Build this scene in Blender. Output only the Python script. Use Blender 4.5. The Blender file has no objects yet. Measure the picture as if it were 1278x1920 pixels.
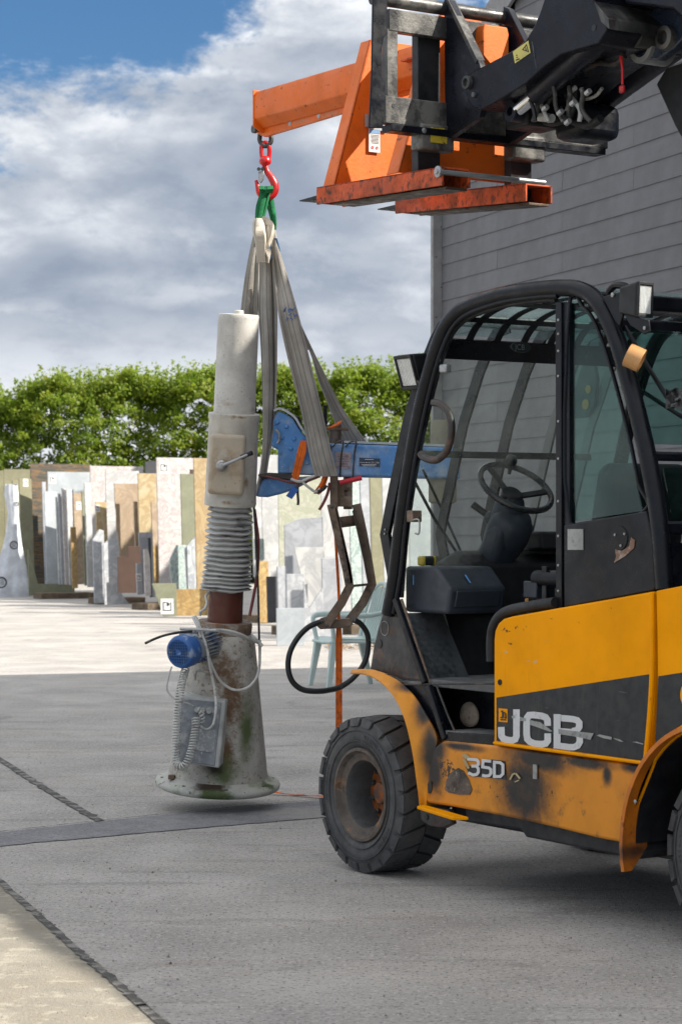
import bpy, bmesh, math, random
import numpy as np
from mathutils import Vector, Matrix, noise as mnoise
rnd = random.Random(7)
SC = bpy.context.scene
COL = SC.collection
# ------------------------------------------------------------------ camera, light, exposure
F = 4267.0; CX = 639.0; HY = 980.0; CAMH = 1.54          # focal length in photo pixels, principal column, horizon row
cam_d = bpy.data.cameras.new("camera"); cam = bpy.data.objects.new("camera", cam_d); COL.objects.link(cam)
cam.location = (0, 0, CAMH); cam.rotation_euler = (math.radians(90), 0, 0)
cam_d.sensor_fit = 'VERTICAL'; cam_d.sensor_height = 36; cam_d.sensor_width = 24
cam_d.lens = 36 * F / 1920; cam_d.shift_y = 20 / 1920; cam_d.clip_end = 3000; cam_d.clip_start = .1
cam_d.dof.use_dof = True; cam_d.dof.focus_distance = 10.8; cam_d.dof.aperture_fstop = 7.5
SC.camera = cam
SC.view_settings.view_transform = 'Standard'; SC.view_settings.look = 'None'
SC.view_settings.gamma = 1; SC.view_settings.use_curve_mapping = False
SC.view_settings.exposure = 1.60
SUN_EL = math.radians(37.4)
SUN_DIR = Vector((.972 * math.cos(SUN_EL), -.234 * math.cos(SUN_EL), math.sin(SUN_EL)))   # towards the sun
sd = bpy.data.lights.new("sun", 'SUN'); sun = bpy.data.objects.new("sun", sd); COL.objects.link(sun)
sd.energy = 2.7; sd.angle = math.radians(.5); sd.color = (1, .93, .82)
sun.rotation_euler = SUN_DIR.to_track_quat('Z', 'Y').to_euler()
world = bpy.data.worlds.new("World"); SC.world = world; world.use_nodes = True
SC.cycles.max_bounces = 8; SC.cycles.transparent_max_bounces = 12
SC.cycles.use_adaptive_sampling = True

class NT:
    """small helper round a node tree"""
    def __init__(s, tree): s.t = tree; s.n = tree.nodes; s.l = tree.links
    def new(s, typ, **kw):
        n = s.n.new(typ)
        for k, v in kw.items(): setattr(n, k, v)
        return n
    def put(s, sock, v):
        if v is None: return
        if hasattr(v, 'is_output') or isinstance(v, bpy.types.NodeSocket): s.l.new(v, sock)
        else:
            if isinstance(v, (tuple, list)) and len(v) == 3 and sock.type == 'RGBA': v = (*v, 1)
            sock.default_value = v
    def math(s, op, a, b=None, c=None, clamp=False):
        n = s.new('ShaderNodeMath', operation=op, use_clamp=clamp)
        s.put(n.inputs[0], a); s.put(n.inputs[1], b); s.put(n.inputs[2], c); return n.outputs[0]
    def vmath(s, op, a, b=None):
        n = s.new('ShaderNodeVectorMath', operation=op)
        s.put(n.inputs[0], a); s.put(n.inputs[1], b)
        return n.outputs['Value'] if op in ('LENGTH', 'DOT_PRODUCT', 'DISTANCE') else n.outputs['Vector']
    def noise(s, vec, scale, detail=4, rough=.55, dist=0):
        n = s.new('ShaderNodeTexNoise'); s.put(n.inputs['Vector'], vec)
        n.inputs['Scale'].default_value = scale; n.inputs['Detail'].default_value = detail
        n.inputs['Roughness'].default_value = rough; n.inputs['Distortion'].default_value = dist
        return n.outputs['Fac']
    def ramp(s, v, lo, hi, a=0., b=1.):
        n = s.new('ShaderNodeMapRange', interpolation_type='SMOOTHSTEP')
        s.put(n.inputs['Value'], v); n.inputs['From Min'].default_value = lo; n.inputs['From Max'].default_value = hi
        n.inputs['To Min'].default_value = a; n.inputs['To Max'].default_value = b; return n.outputs['Result']
    def mix(s, f, a, b):
        n = s.new('ShaderNodeMix', data_type='RGBA'); s.put(n.inputs[0], f)
        s.put(n.inputs[6], a); s.put(n.inputs[7], b); return n.outputs[2]
    def xyz(s, v):
        n = s.new('ShaderNodeSeparateXYZ'); s.put(n.inputs[0], v); return n.outputs
    def comb(s, x, y, z):
        n = s.new('ShaderNodeCombineXYZ'); s.put(n.inputs[0], x); s.put(n.inputs[1], y); s.put(n.inputs[2], z); return n.outputs[0]

def build_world():
    w = NT(world.node_tree); w.n.clear()
    out = w.new('ShaderNodeOutputWorld'); bg = w.new('ShaderNodeBackground'); w.l.new(bg.outputs[0], out.inputs[0])
    sky = w.new('ShaderNodeTexSky', sky_type='NISHITA'); sky.sun_disc = False
    sky.sun_elevation = SUN_EL; sky.sun_rotation = math.atan2(SUN_DIR.x, SUN_DIR.y)
    sky.altitude = 50; sky.air_density = 1.0; sky.dust_density = .5; sky.ozone_density = 2.5
    d = w.new('ShaderNodeTexCoord').outputs['Generated']
    x, y, z = w.xyz(d)
    # broken cumulus in flat layers: the noise is squashed upwards
    def dens(dz):
        zz = w.math('ADD', z, dz)
        p = w.comb(w.math('MULTIPLY', x, 1.0), y, w.math('MULTIPLY', zz, 2.0))
        big = w.noise(p, 7.5, 3, .5, .3); mid = w.noise(p, 24, 10, .66, .15)
        return w.math('ADD', w.math('MULTIPLY', big, .6), w.math('MULTIPLY', mid, .4))
    mid0 = w.noise(w.comb(x, y, w.math('MULTIPLY', z, 2.2)), 22, 8, .6)
    d0 = dens(0.0); d1 = dens(.011)
    def blob(bx, bz, rx, rz, amp):
        ex = w.math('POWER', w.math('DIVIDE', w.math('SUBTRACT', x, bx), rx), 2)
        ez = w.math('POWER', w.math('DIVIDE', w.math('SUBTRACT', z, bz), rz), 2)
        g = w.math('EXPONENT', w.math('MULTIPLY', w.math('ADD', ex, ez), -1))
        return w.math('MULTIPLY', g, amp)
    front = w.ramp(y, 0.0, .4)
    bias = w.math('ADD', blob(-.115, .228, .08, .034, -.34), blob(-.01, .213, .045, .024, .20))
    bias = w.math('ADD', bias, blob(-.07, .14, .12, .04, .13))
    bias = w.math('ADD', bias, w.ramp(z, .02, .17, .28, .03))
    bias = w.math('ADD', w.math('MULTIPLY', bias, front), w.ramp(z, .25, .5, .0, .12))
    cov = w.ramp(w.math('ADD', d0, bias), .44, .55)
    # undersides: less light where more cloud lies above
    lit = w.ramp(w.math('SUBTRACT', d0, d1), -.075, .07)
    thick = w.ramp(w.math('ADD', d0, bias), .50, .72)
    shade = w.math('MULTIPLY', w.math('SUBTRACT', 1.0, w.math('MULTIPLY', thick, .62)), w.math('ADD', w.math('MULTIPLY', lit, .55), .45))
    band = w.noise(w.comb(x, y, w.math('MULTIPLY', z, 2.8)), 9.0, 3, .5, .4)
    shade = w.math('MULTIPLY', shade, w.ramp(band, .38, .60, .42, 1.06))
    # flat cloud bases stacked towards the horizon
    zw = w.math('ADD', z, w.math('MULTIPLY', w.math('SUBTRACT', w.noise(w.comb(x, y, w.math('MULTIPLY', z, 1.5)), 9, 6, .6, .3), .5), .045))
    wav = w.math('ADD', .5, w.math('MULTIPLY', w.math('COSINE', w.math('MULTIPLY', w.math('SUBTRACT', zw, .150), 2 * math.pi / .036)), .5))
    wav = w.math('MULTIPLY', w.math('MULTIPLY', wav, w.ramp(z, .165, .21, .42, .0)), w.ramp(z, .05, .14, .35, 1.0))
    shade = w.math('MULTIPLY', shade, w.math('SUBTRACT', 1.0, wav))
    low = w.math('MULTIPLY', w.ramp(z, .01, .125, 1.05, 0.), w.ramp(mid0, .36, .62, .62, 1.0))
    shade = w.math('MAXIMUM', shade, low)
    cshade = w.math('ADD', shade, w.ramp(z, .22, .6, 0., .52))
    ccol = w.mix(cshade, (.085, .106, .142), (.41, .415, .42))
    skyc = w.vmath('MULTIPLY', sky.outputs[0], (.0175, .0262, .0340))
    w.l.new(w.mix(cov, skyc, ccol), bg.inputs[0]); bg.inputs[1].default_value = 1.0
    # Background strength stays at 0.1 as a whole: colours above are scaled up by ten
    up = w.vmath('MULTIPLY', w.mix(cov, skyc, ccol), (10, 10, 10))
    w.l.new(up, bg.inputs[0]); bg.inputs[1].default_value = .1
build_world()

# ------------------------------------------------------------------ materials
def lin(r, g, b):
    f = lambda c: (c / 255 / 12.92) if c / 255 <= .04045 else ((c / 255 + .055) / 1.055) ** 2.4
    return (f(r), f(g), f(b))
MATS = {}
def mat(name, col, rough=.6, metal=0., layers=(), bump=None, var=.12, vscale=6., spec=.5, stretch=(1, 1, 1), blobs=(), coat=0., uvweave=False, rvar=.12, sheen=0):
    """painted/bare surface with uneven tone, dirt layers (colour, scale, lo, hi, amount, stretch) and soft worn spots"""
    if name in MATS: return MATS[name]
    m = bpy.data.materials.new(name); m.use_nodes = True; MATS[name] = m
    t = NT(m.node_tree); bs = t.n['Principled BSDF']
    tc = t.new('ShaderNodeTexCoord'); o = tc.outputs['Object']
    if stretch != (1, 1, 1): base_v = t.vmath('MULTIPLY', o, stretch)
    else: base_v = o
    nv = t.noise(base_v, vscale, 6, .6)
    dark = tuple(c * (1 - var * 1.6) for c in col); light = tuple(min(1, c * (1 + var)) for c in col)
    c = t.mix(t.ramp(nv, .3, .7), dark, light)
    rr = t.ramp(t.noise(o, vscale * 3, 4), .3, .7, max(.02, rough - rvar), min(1, rough + rvar))
    for L in layers:
        lc, sc, lo, hi, amt = L[:5]; st = L[5] if len(L) > 5 else (1, 1, 1)
        v = t.vmath('MULTIPLY', o, st) if st != (1, 1, 1) else o
        f = t.math('MULTIPLY', t.ramp(t.noise(v, sc, 8, .65), lo, hi), amt)
        c = t.mix(f, c, lc)
        if len(L) > 6: rr = t.mix(f, rr, (L[6],) * 3)
    for bl in blobs:
        bc, spots, soft, amp, nscale = bl[:5]; off = bl[5] if len(bl) > 5 else 0
        tot = None
        nn = t.math('MULTIPLY', t.math('SUBTRACT', t.noise(o, nscale, 6, .7), .5), amp)
        for (px, py, pz, rx, ry, rz) in spots:
            v = t.vmath('DIVIDE', t.vmath('SUBTRACT', o, (px, py, pz)), (rx, ry, rz))
            f = t.math('SUBTRACT', 1.0, t.vmath('LENGTH', v))
            tot = f if tot is None else t.math('MAXIMUM', tot, f)
        f = t.ramp(t.math('ADD', tot, nn), off, off + soft)
        c = t.mix(f, c, bc)
    hgt = None
    if uvweave:
        u, v, _ = t.xyz(tc.outputs['UV'])
        lines = t.math('ABSOLUTE', t.math('SUBTRACT', t.math('FRACT', t.math('MULTIPLY', u, uvweave)), .5))
        st = t.ramp(lines, .03, .12, 1, 0)
        c = t.mix(t.math('MULTIPLY', st, .75), c, tuple(q * .35 for q in col))
        rows = t.math('SINE', t.math('MULTIPLY', v, 900)); 
        hgt = t.math('ADD', t.math('MULTIPLY', rows, .12), t.math('MULTIPLY', st, -.8))
    t.put(bs.inputs['Base Color'], c); t.put(bs.inputs['Roughness'], rr)
    bs.inputs['Metallic'].default_value = metal; bs.inputs['Specular IOR Level'].default_value = spec
    bs.inputs['Coat Weight'].default_value = coat; bs.inputs['Coat Roughness'].default_value = .25
    if bump or hgt is not None:
        bsc, bst = bump or (60, .1)
        h = t.noise(o, bsc, 6, .65)
        if hgt is not None: h = t.math('ADD', h, hgt)
        b = t.new('ShaderNodeBump'); b.inputs['Strength'].default_value = bst; b.inputs['Distance'].default_value = .01
        t.put(b.inputs['Height'], h); t.l.new(b.outputs[0], bs.inputs['Normal'])
    return m

def glass(name, tint, alpha=.16, dust=.06, film=(.42, .46, .44), wipe=.09):
    """thin pane: mostly clear, tinted, with a fresnel reflection and a film of dust with wiper arcs"""
    m = bpy.data.materials.new(name); m.use_nodes = True
    t = NT(m.node_tree); t.n.clear()
    out = t.new('ShaderNodeOutputMaterial')
    tr = t.new('ShaderNodeBsdfTransparent'); tr.inputs[0].default_value = (*tint, 1)
    gl = t.new('ShaderNodeBsdfGlossy'); gl.inputs['Roughness'].default_value = .03; gl.inputs[0].default_value = (.9, .95, .95, 1)
    dfa = t.new('ShaderNodeBsdfDiffuse'); dfa.inputs[0].default_value = (*film, 1)
    dfb = t.new('ShaderNodeBsdfTranslucent'); dfb.inputs[0].default_value = (*film, 1)
    df = t.new('ShaderNodeMixShader'); t.l.new(dfa.outputs[0], df.inputs[1]); t.l.new(dfb.outputs[0], df.inputs[2])
    ge = t.new('ShaderNodeNewGeometry'); cc = t.math('ABSOLUTE', t.vmath('DOT_PRODUCT', ge.outputs['Incoming'], ge.outputs['Normal']))
    frv = t.math('ADD', .03, t.math('MULTIPLY', t.math('POWER', t.math('SUBTRACT', 1.0, cc, clamp=True), 5), .9))
    o = t.new('ShaderNodeTexCoord').outputs['Object']
    m1 = t.new('ShaderNodeMixShader'); m2 = t.new('ShaderNodeMixShader')
    f = t.math('ADD', t.math('MULTIPLY', t.ramp(t.noise(o, 5, 6, .6), .35, .75), alpha), dust)
    x, y, z = t.xyz(o)
    rr = t.math('ADD', t.vmath('LENGTH', t.comb(0, t.math('ADD', y, .6), t.math('SUBTRACT', z, 1.05))), t.math('MULTIPLY', t.noise(o, 1.5, 2), .05))
    arc = t.ramp(t.noise(t.comb(t.math('MULTIPLY', rr, 60), 3.3, 0), 1.0, 3, .8), .62, .72, 0, wipe)
    f = t.math('ADD', f, arc)
    t.put(m1.inputs[0], f); t.l.new(tr.outputs[0], m1.inputs[1]); t.l.new(df.outputs[0], m1.inputs[2])
    t.put(m2.inputs[0], frv); t.l.new(m1.outputs[0], m2.inputs[1]); t.l.new(gl.outputs[0], m2.inputs[2])
    t.l.new(m2.outputs[0], out.inputs[0]); return m

DUST = (.30, .28, .25)
black = mat('black_paint', (.005, .0065, .011), .36, 0, [(DUST, 3, .56, .85, .06), ((.11, .10, .09), 45, .66, .74, .5), ((.3, .3, .3), 150, .72, .76, .5)], (90, .05), var=.3, spec=.28)
blackmatt = mat('black_plastic', (.009, .010, .013), .55, 0, [(DUST, 4, .5, .85, .08), ((.15, .15, .15), 80, .68, .75, .4)], (200, .12), var=.2)
interior = mat('grey_plastic', (.028, .036, .050), .5, 0, [(DUST, 4, .5, .8, .1), ((.2, .2, .2), 70, .69, .75, .5)], (220, .15), var=.15)
boomblack = mat('boom_paint', (.008, .009, .016), .34, 0, [(DUST, 5, .56, .85, .05), ((.25, .25, .24), 90, .69, .73, .7), ((.10, .04, .02), 20, .66, .74, .5)], (70, .05), var=.3, spec=.28)
carr = mat('carriage_paint', (.045, .045, .046), .42, .2, [((.26, .25, .23), 4, .45, .66, .62, (1, 1, .5)), ((.008, .008, .01), 16, .5, .6, .5), ((.16, .07, .03), 12, .62, .72, .5), ((.6, .6, .58), 90, .68, .72, .6)], (60, .2), var=.3)
yellow = mat('yellow_paint', lin(246, 160, 0), .42, 0, [((.32, .13, .012), 3.5, .5, .8, .3), ((.25, .10, .03), 28, .64, .70, .55), ((.62, .45, .22), 9, .64, .74, .35, (.4, 1, 2.5)), ((.66, .50, .26), 70, .66, .70, .5, (.08, 1, 1.6)), ((.20, .09, .02), 12, .58, .74, .3, (3, 3, .22)), (DUST, 2.5, .5, .85, .02)], (40, .04), var=.07, vscale=2.5, spec=.06)
orange = mat('orange_paint', lin(226, 108, 26), .5, 0, [((.20, .055, .015), 3, .5, .75, .45), ((.045, .018, .01), 30, .62, .68, .75), ((.03, .012, .008), 14, .66, .72, .6, (.5, .5, 2)), ((.6, .38, .2), 22, .68, .73, .4)], (50, .15), var=.12, vscale=3)
orangeworn = mat('orange_worn', lin(205, 82, 26), .6, 0, [((.10, .035, .012), 6, .42, .66, .75), ((.03, .015, .01), 35, .52, .62, .8, (1, 1, .6)), ((.3, .18, .10), 50, .62, .7, .5)], (60, .3), var=.2, vscale=4)
forksteel = mat('fork_steel', (.10, .075, .055), .5, .6, [((.13, .05, .02), 8, .5, .7, .6), ((.02, .018, .016), 15, .55, .65, .7)], (60, .2), var=.2)
rubber = mat('tyre_rubber', (.060, .062, .066), .72, 0, [((.14, .135, .125), 5, .40, .72, .5), ((.16, .155, .145), 60, .6, .7, .4)], (120, .25), var=.2, vscale=12)
rimmat = mat('rim_grey', (.085, .088, .09), .6, .1, [((.22, .10, .03), 7, .62, .72, .7), ((.14, .13, .12), 14, .5, .7, .5), ((.02, .02, .02), 25, .6, .7, .5)], (80, .2), var=.25)
rimrust = mat('rim_rust', (.11, .09, .075), .7, 0, [((.42, .17, .04), 7, .56, .66, .75), ((.05, .045, .04), 20, .52, .62, .8)], (80, .3), var=.3)
hubor = mat('hub_orange', lin(150, 82, 30), .6, 0, [((.05, .04, .035), 10, .45, .6, .85)], (80, .2))
chrome = mat('chrome_rod', (.75, .76, .78), .12, 1.0, [((.1, .1, .1), 30, .66, .74, .4)], None, var=.03)
bolt = mat('bolt_steel', (.38, .38, .37), .4, .8, [((.2, .1, .05), 60, .6, .7, .5)], (100, .1))
whitepaint = mat('decal_white', (.60, .61, .62), .45, 0, [((.30, .30, .29), 30, .55, .72, .5), ((.05, .055, .06), 60, .70, .73, .8)], None, var=.05)
decalblack = mat('decal_black', (.013, .016, .019), .5, 0, [((.09, .09, .085), 5, .5, .8, .3), ((.16, .17, .17), 60, .66, .70, .5, (.08, 1, 1.4)), ((.06, .06, .055), 12, .55, .72, .4, (3, 3, .22)), ((.16, .16, .15), 60, .70, .75, .4)], (120, .05), var=.15)
decalsilver = mat('decal_torn', (.30, .31, .30), .45, 0, [((.12, .12, .12), 40, .5, .65, .7)], None)
lampglass = mat('lamp_lens', (.70, .72, .72), .12, .3, [((.3, .3, .3), 30, .5, .8, .3)], (25, .5), stretch=(1, 1, .2))
greenweb = mat('green_webbing', lin(20, 120, 72), .85, 0, [((.35, .38, .28), 14, .5, .7, .6, (1, 1, .4)), ((.008, .05, .03), 9, .5, .7, .5)], (250, .4), uvweave=4)
greyweb = mat('grey_webbing', (.38, .36, .33), .9, 0, [((.13, .12, .105), 5, .45, .7, .6, (1, 1, .3)), ((.42, .38, .31), 9, .58, .72, .6, (1, 1, .3)), ((.07, .06, .05), 50, .64, .7, .4)], (260, .4), uvweave=5)
paleweb = mat('pale_webbing', (.58, .53, .45), .9, 0, [((.20, .18, .15), 10, .5, .7, .6, (1, 1, .3)), ((.28, .15, .07), 14, .66, .74, .5)], (260, .4), uvweave=5)
blueweb = mat('blue_webbing', lin(60, 100, 140), .9, 0, [((.3, .32, .32), 14, .5, .7, .6)], (260, .4))
oweb = mat('orange_strap', lin(235, 112, 28), .8, 0, [((.18, .05, .02), 30, .5, .66, .6), ((.1, .05, .03), 9, .6, .7, .5)], (300, .3), uvweave=3)
redhook = mat('red_paint', lin(205, 20, 24), .35, 0, [((.12, .01, .01), 20, .55, .7, .6), ((.05, .02, .02), 50, .62, .68, .6)], (60, .1), coat=.4)
galv = mat('galvanised', (.42, .43, .44), .45, .7, [((.2, .2, .2), 20, .5, .7, .5)], (60, .1))
darkgalv = mat('dark_shackle', (.09, .095, .10), .5, .6, [((.25, .25, .25), 30, .55, .7, .5)], (60, .2))
cylwhite = mat('dusty_white_enamel', (.60, .59, .56), .42, 0, [((.30, .27, .23), 4, .46, .7, .45, (1, 1, .5)), ((.20, .13, .07), 50, .66, .72, .6), ((.62, .61, .58), 14, .56, .7, .5), ((.16, .15, .14), 75, .60, .66, .6)], (60, .08), var=.14, vscale=5, blobs=[((.36, .30, .24), [(-.03, -.10, 2.05, .10, .12, .07), (.10, -.04, 2.02, .05, .12, .05)], .8, 1.4, 44, .45)])
housing = mat('housing_enamel', (.56, .54, .49), .45, 0, [((.27, .19, .11), 5, .50, .7, .6, (1, 1, .35)), ((.20, .09, .03), 24, .63, .70, .8), ((.6, .59, .56), 9, .56, .7, .5)], (50, .15), var=.14, blobs=[((.26, .17, .09), [(.125, -.07, 1.78, .018, .1, .24), (.02, -.13, 1.985, .16, .1, .022), (.0, -.13, 1.53, .14, .1, .03), (.085, -.11, 1.64, .03, .1, .06)], .6, 1.5, 34, .5)])
coverbeige = mat('cover_enamel', (.52, .45, .35), .5, 0, [((.24, .15, .08), 6, .44, .66, .7), ((.55, .52, .46), 10, .55, .7, .6), ((.16, .07, .02), 30, .64, .7, .8)], (50, .15))
bellow = mat('bellows_rubber', (.48, .48, .47), .6, 0, [((.06, .065, .07), 9, .54, .66, .65, (1, 1, 2)), ((.5, .5, .49), 16, .55, .68, .5, (1, 1, 2))], (120, .3))
brownpipe = mat('brown_pipe', lin(92, 48, 36), .5, 0, [((.6, .55, .5), 14, .69, .73, .9), ((.03, .02, .015), 9, .55, .7, .5)], (60, .1))
rustring = mat('rusty_ring', (.20, .13, .09), .75, 0, [((.42, .38, .34), 8, .46, .6, .8), ((.30, .12, .03), 20, .55, .66, .8), ((.04, .03, .025), 40, .6, .66, .8)], (60, .5))
def stone_base():
    L = [((.42, .41, .38), 5, .42, .6, .75, (1, 1, .5)), ((.20, .10, .045), 42, .56, .63, .75), ((.045, .035, .03), 60, .62, .68, .7), ((.58, .57, .54), 7, .58, .72, .6, (1, 1, .3))]
    return L
castbase = mat('cast_iron_dusty', (.46, .44, .40), .75, 0, stone_base(), (55, .6), var=.2, vscale=9,
   blobs=[((.15, .085, .045), [(.06, -.26, .52, .10, .3, .30), (.0, -.28, .66, .13, .3, .13), (.05, -.28, .20, .05, .3, .2)], .8, 1.7, 30), ((.09, .12, .045), [(.15, -.22, .34, .06, .3, .26), (.04, -.30, .12, .14, .3, .12), (-.18, -.3, .1, .06, .2, .05)], .9, 1.0, 14), ((.03, .022, .016), [(-.01, -.34, .13, .09, .2, .055)], .7, .9, 18)])
castflange = mat('cast_flange', (.52, .52, .48), .8, 0, [((.20, .23, .15), 6, .46, .66, .8), ((.03, .03, .025), 35, .60, .65, .9), ((.5, .5, .46), 10, .55, .7, .5)], (60, .5), var=.15, blobs=[((.05, .032, .02), [(-.02, -.28, .03, .11, .09, .06)], .6, 1.2, 22), ((.07, .10, .035), [(.0, -.33, .0, .15, .05, .05), (.28, -.14, .03, .06, .06, .04)], .7, 1.4, 26)])
castgreen = mat('mossy_stone', (.22, .22, .18), .8, 0, [((.07, .11, .04), 5, .45, .65, .7)], (60, .5))
boxgrey = mat('control_box_grey', (.22, .24, .27), .5, .1, [((.5, .5, .5), 7, .48, .64, .7), ((.1, .12, .14), 20, .55, .66, .6), ((.7, .7, .7), 60, .64, .7, .6)], (60, .3), var=.2)
boxwhite = mat('control_box_dusty', (.46, .47, .46), .7, 0, [((.26, .27, .27), 8, .5, .66, .6)], (60, .3))
bluepl = mat('blue_plastic', lin(48, 98, 165), .5, 0, [((.5, .55, .6), 18, .50, .66, .7), ((.01, .03, .09), 9, .5, .7, .4)], (80, .15))
bluepaint = mat('blue_enamel', lin(78, 136, 200), .5, 0, [((.45, .52, .60), 5, .44, .68, .7), ((.03, .07, .14), 22, .6, .7, .6), ((.6, .62, .62), 50, .62, .68, .6), ((.10, .05, .03), 14, .68, .74, .6)], (50, .15), var=.15)
finmat = mat('motor_body', (.42, .44, .46), .5, .2, [((.05, .12, .28), 14, .5, .62, .8), ((.12, .12, .12), 20, .6, .7, .6)], (60, .2))
cable = mat('cable_grey', (.55, .55, .53), .6, 0, [((.15, .14, .13), 20, .52, .66, .6)], (120, .2))
cabledark = mat('cable_dark', (.035, .033, .03), .6, 0, [((.25, .25, .24), 20, .52, .66, .6)], (120, .2))
redcable = mat('cable_red', (.20, .045, .05), .55, 0, [((.3, .2, .18), 20, .55, .7, .5)], (120, .2))
redhose = mat('hose_red', lin(205, 45, 60), .5, 0, [((.5, .3, .3), 20, .6, .7, .5)], (120, .2))
rustiron = mat('rusty_iron', (.21, .15, .11), .6, .3, [((.32, .27, .22), 6, .48, .66, .6), ((.05, .035, .03), 14, .5, .62, .7), ((.25, .10, .035), 22, .6, .7, .6)], (70, .3), var=.2)
hosemat = mat('black_hose', (.015, .017, .018), .4, 0, [((.3, .3, .28), 26, .62, .70, .6)], (90, .2))
chairmat = mat('chair_plastic', lin(190, 208, 204), .45, 0, [((.42, .46, .45), 8, .5, .7, .4), ((.12, .15, .15), 14, .62, .74, .5)], (60, .1), var=.05)
taperoll = mat('brown_tape', lin(190, 140, 85), .3, 0, [((.3, .18, .08), 12, .5, .7, .4)], None, coat=.5)
foam = mat('worn_patch', (.36, .30, .24), .95, 0, [((.14, .11, .09), 30, .5, .65, .8), ((.55, .48, .4), 50, .6, .68, .6)], (60, 1.0))
rustpatch = mat('bare_metal_patch', (.14, .11, .09), .5, .4, [((.04, .035, .03), 14, .45, .6, .8), ((.35, .25, .15), 24, .58, .68, .7), ((.4, .4, .4), 60, .62, .68, .6)], (60, .5))
checker = mat('kick_plate', (.12, .13, .14), .5, .5, [((.04, .045, .05), 7, .5, .66, .7), ((.3, .3, .3), 40, .6, .7, .4)], (90, .3))
floorm = mat('cab_floor', (.16, .165, .17), .75, 0, [((.30, .30, .29), 6, .46, .66, .7), ((.05, .05, .05), 14, .55, .7, .6)], (160, .8))
bulk = mat('bulkhead_steel', (.055, .052, .052), .5, .3, [((.20, .13, .09), 5, .5, .64, .55), ((.10, .045, .02), 14, .56, .68, .6), ((.42, .40, .38), 60, .66, .71, .6)], (70, .3), var=.3)

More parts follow.
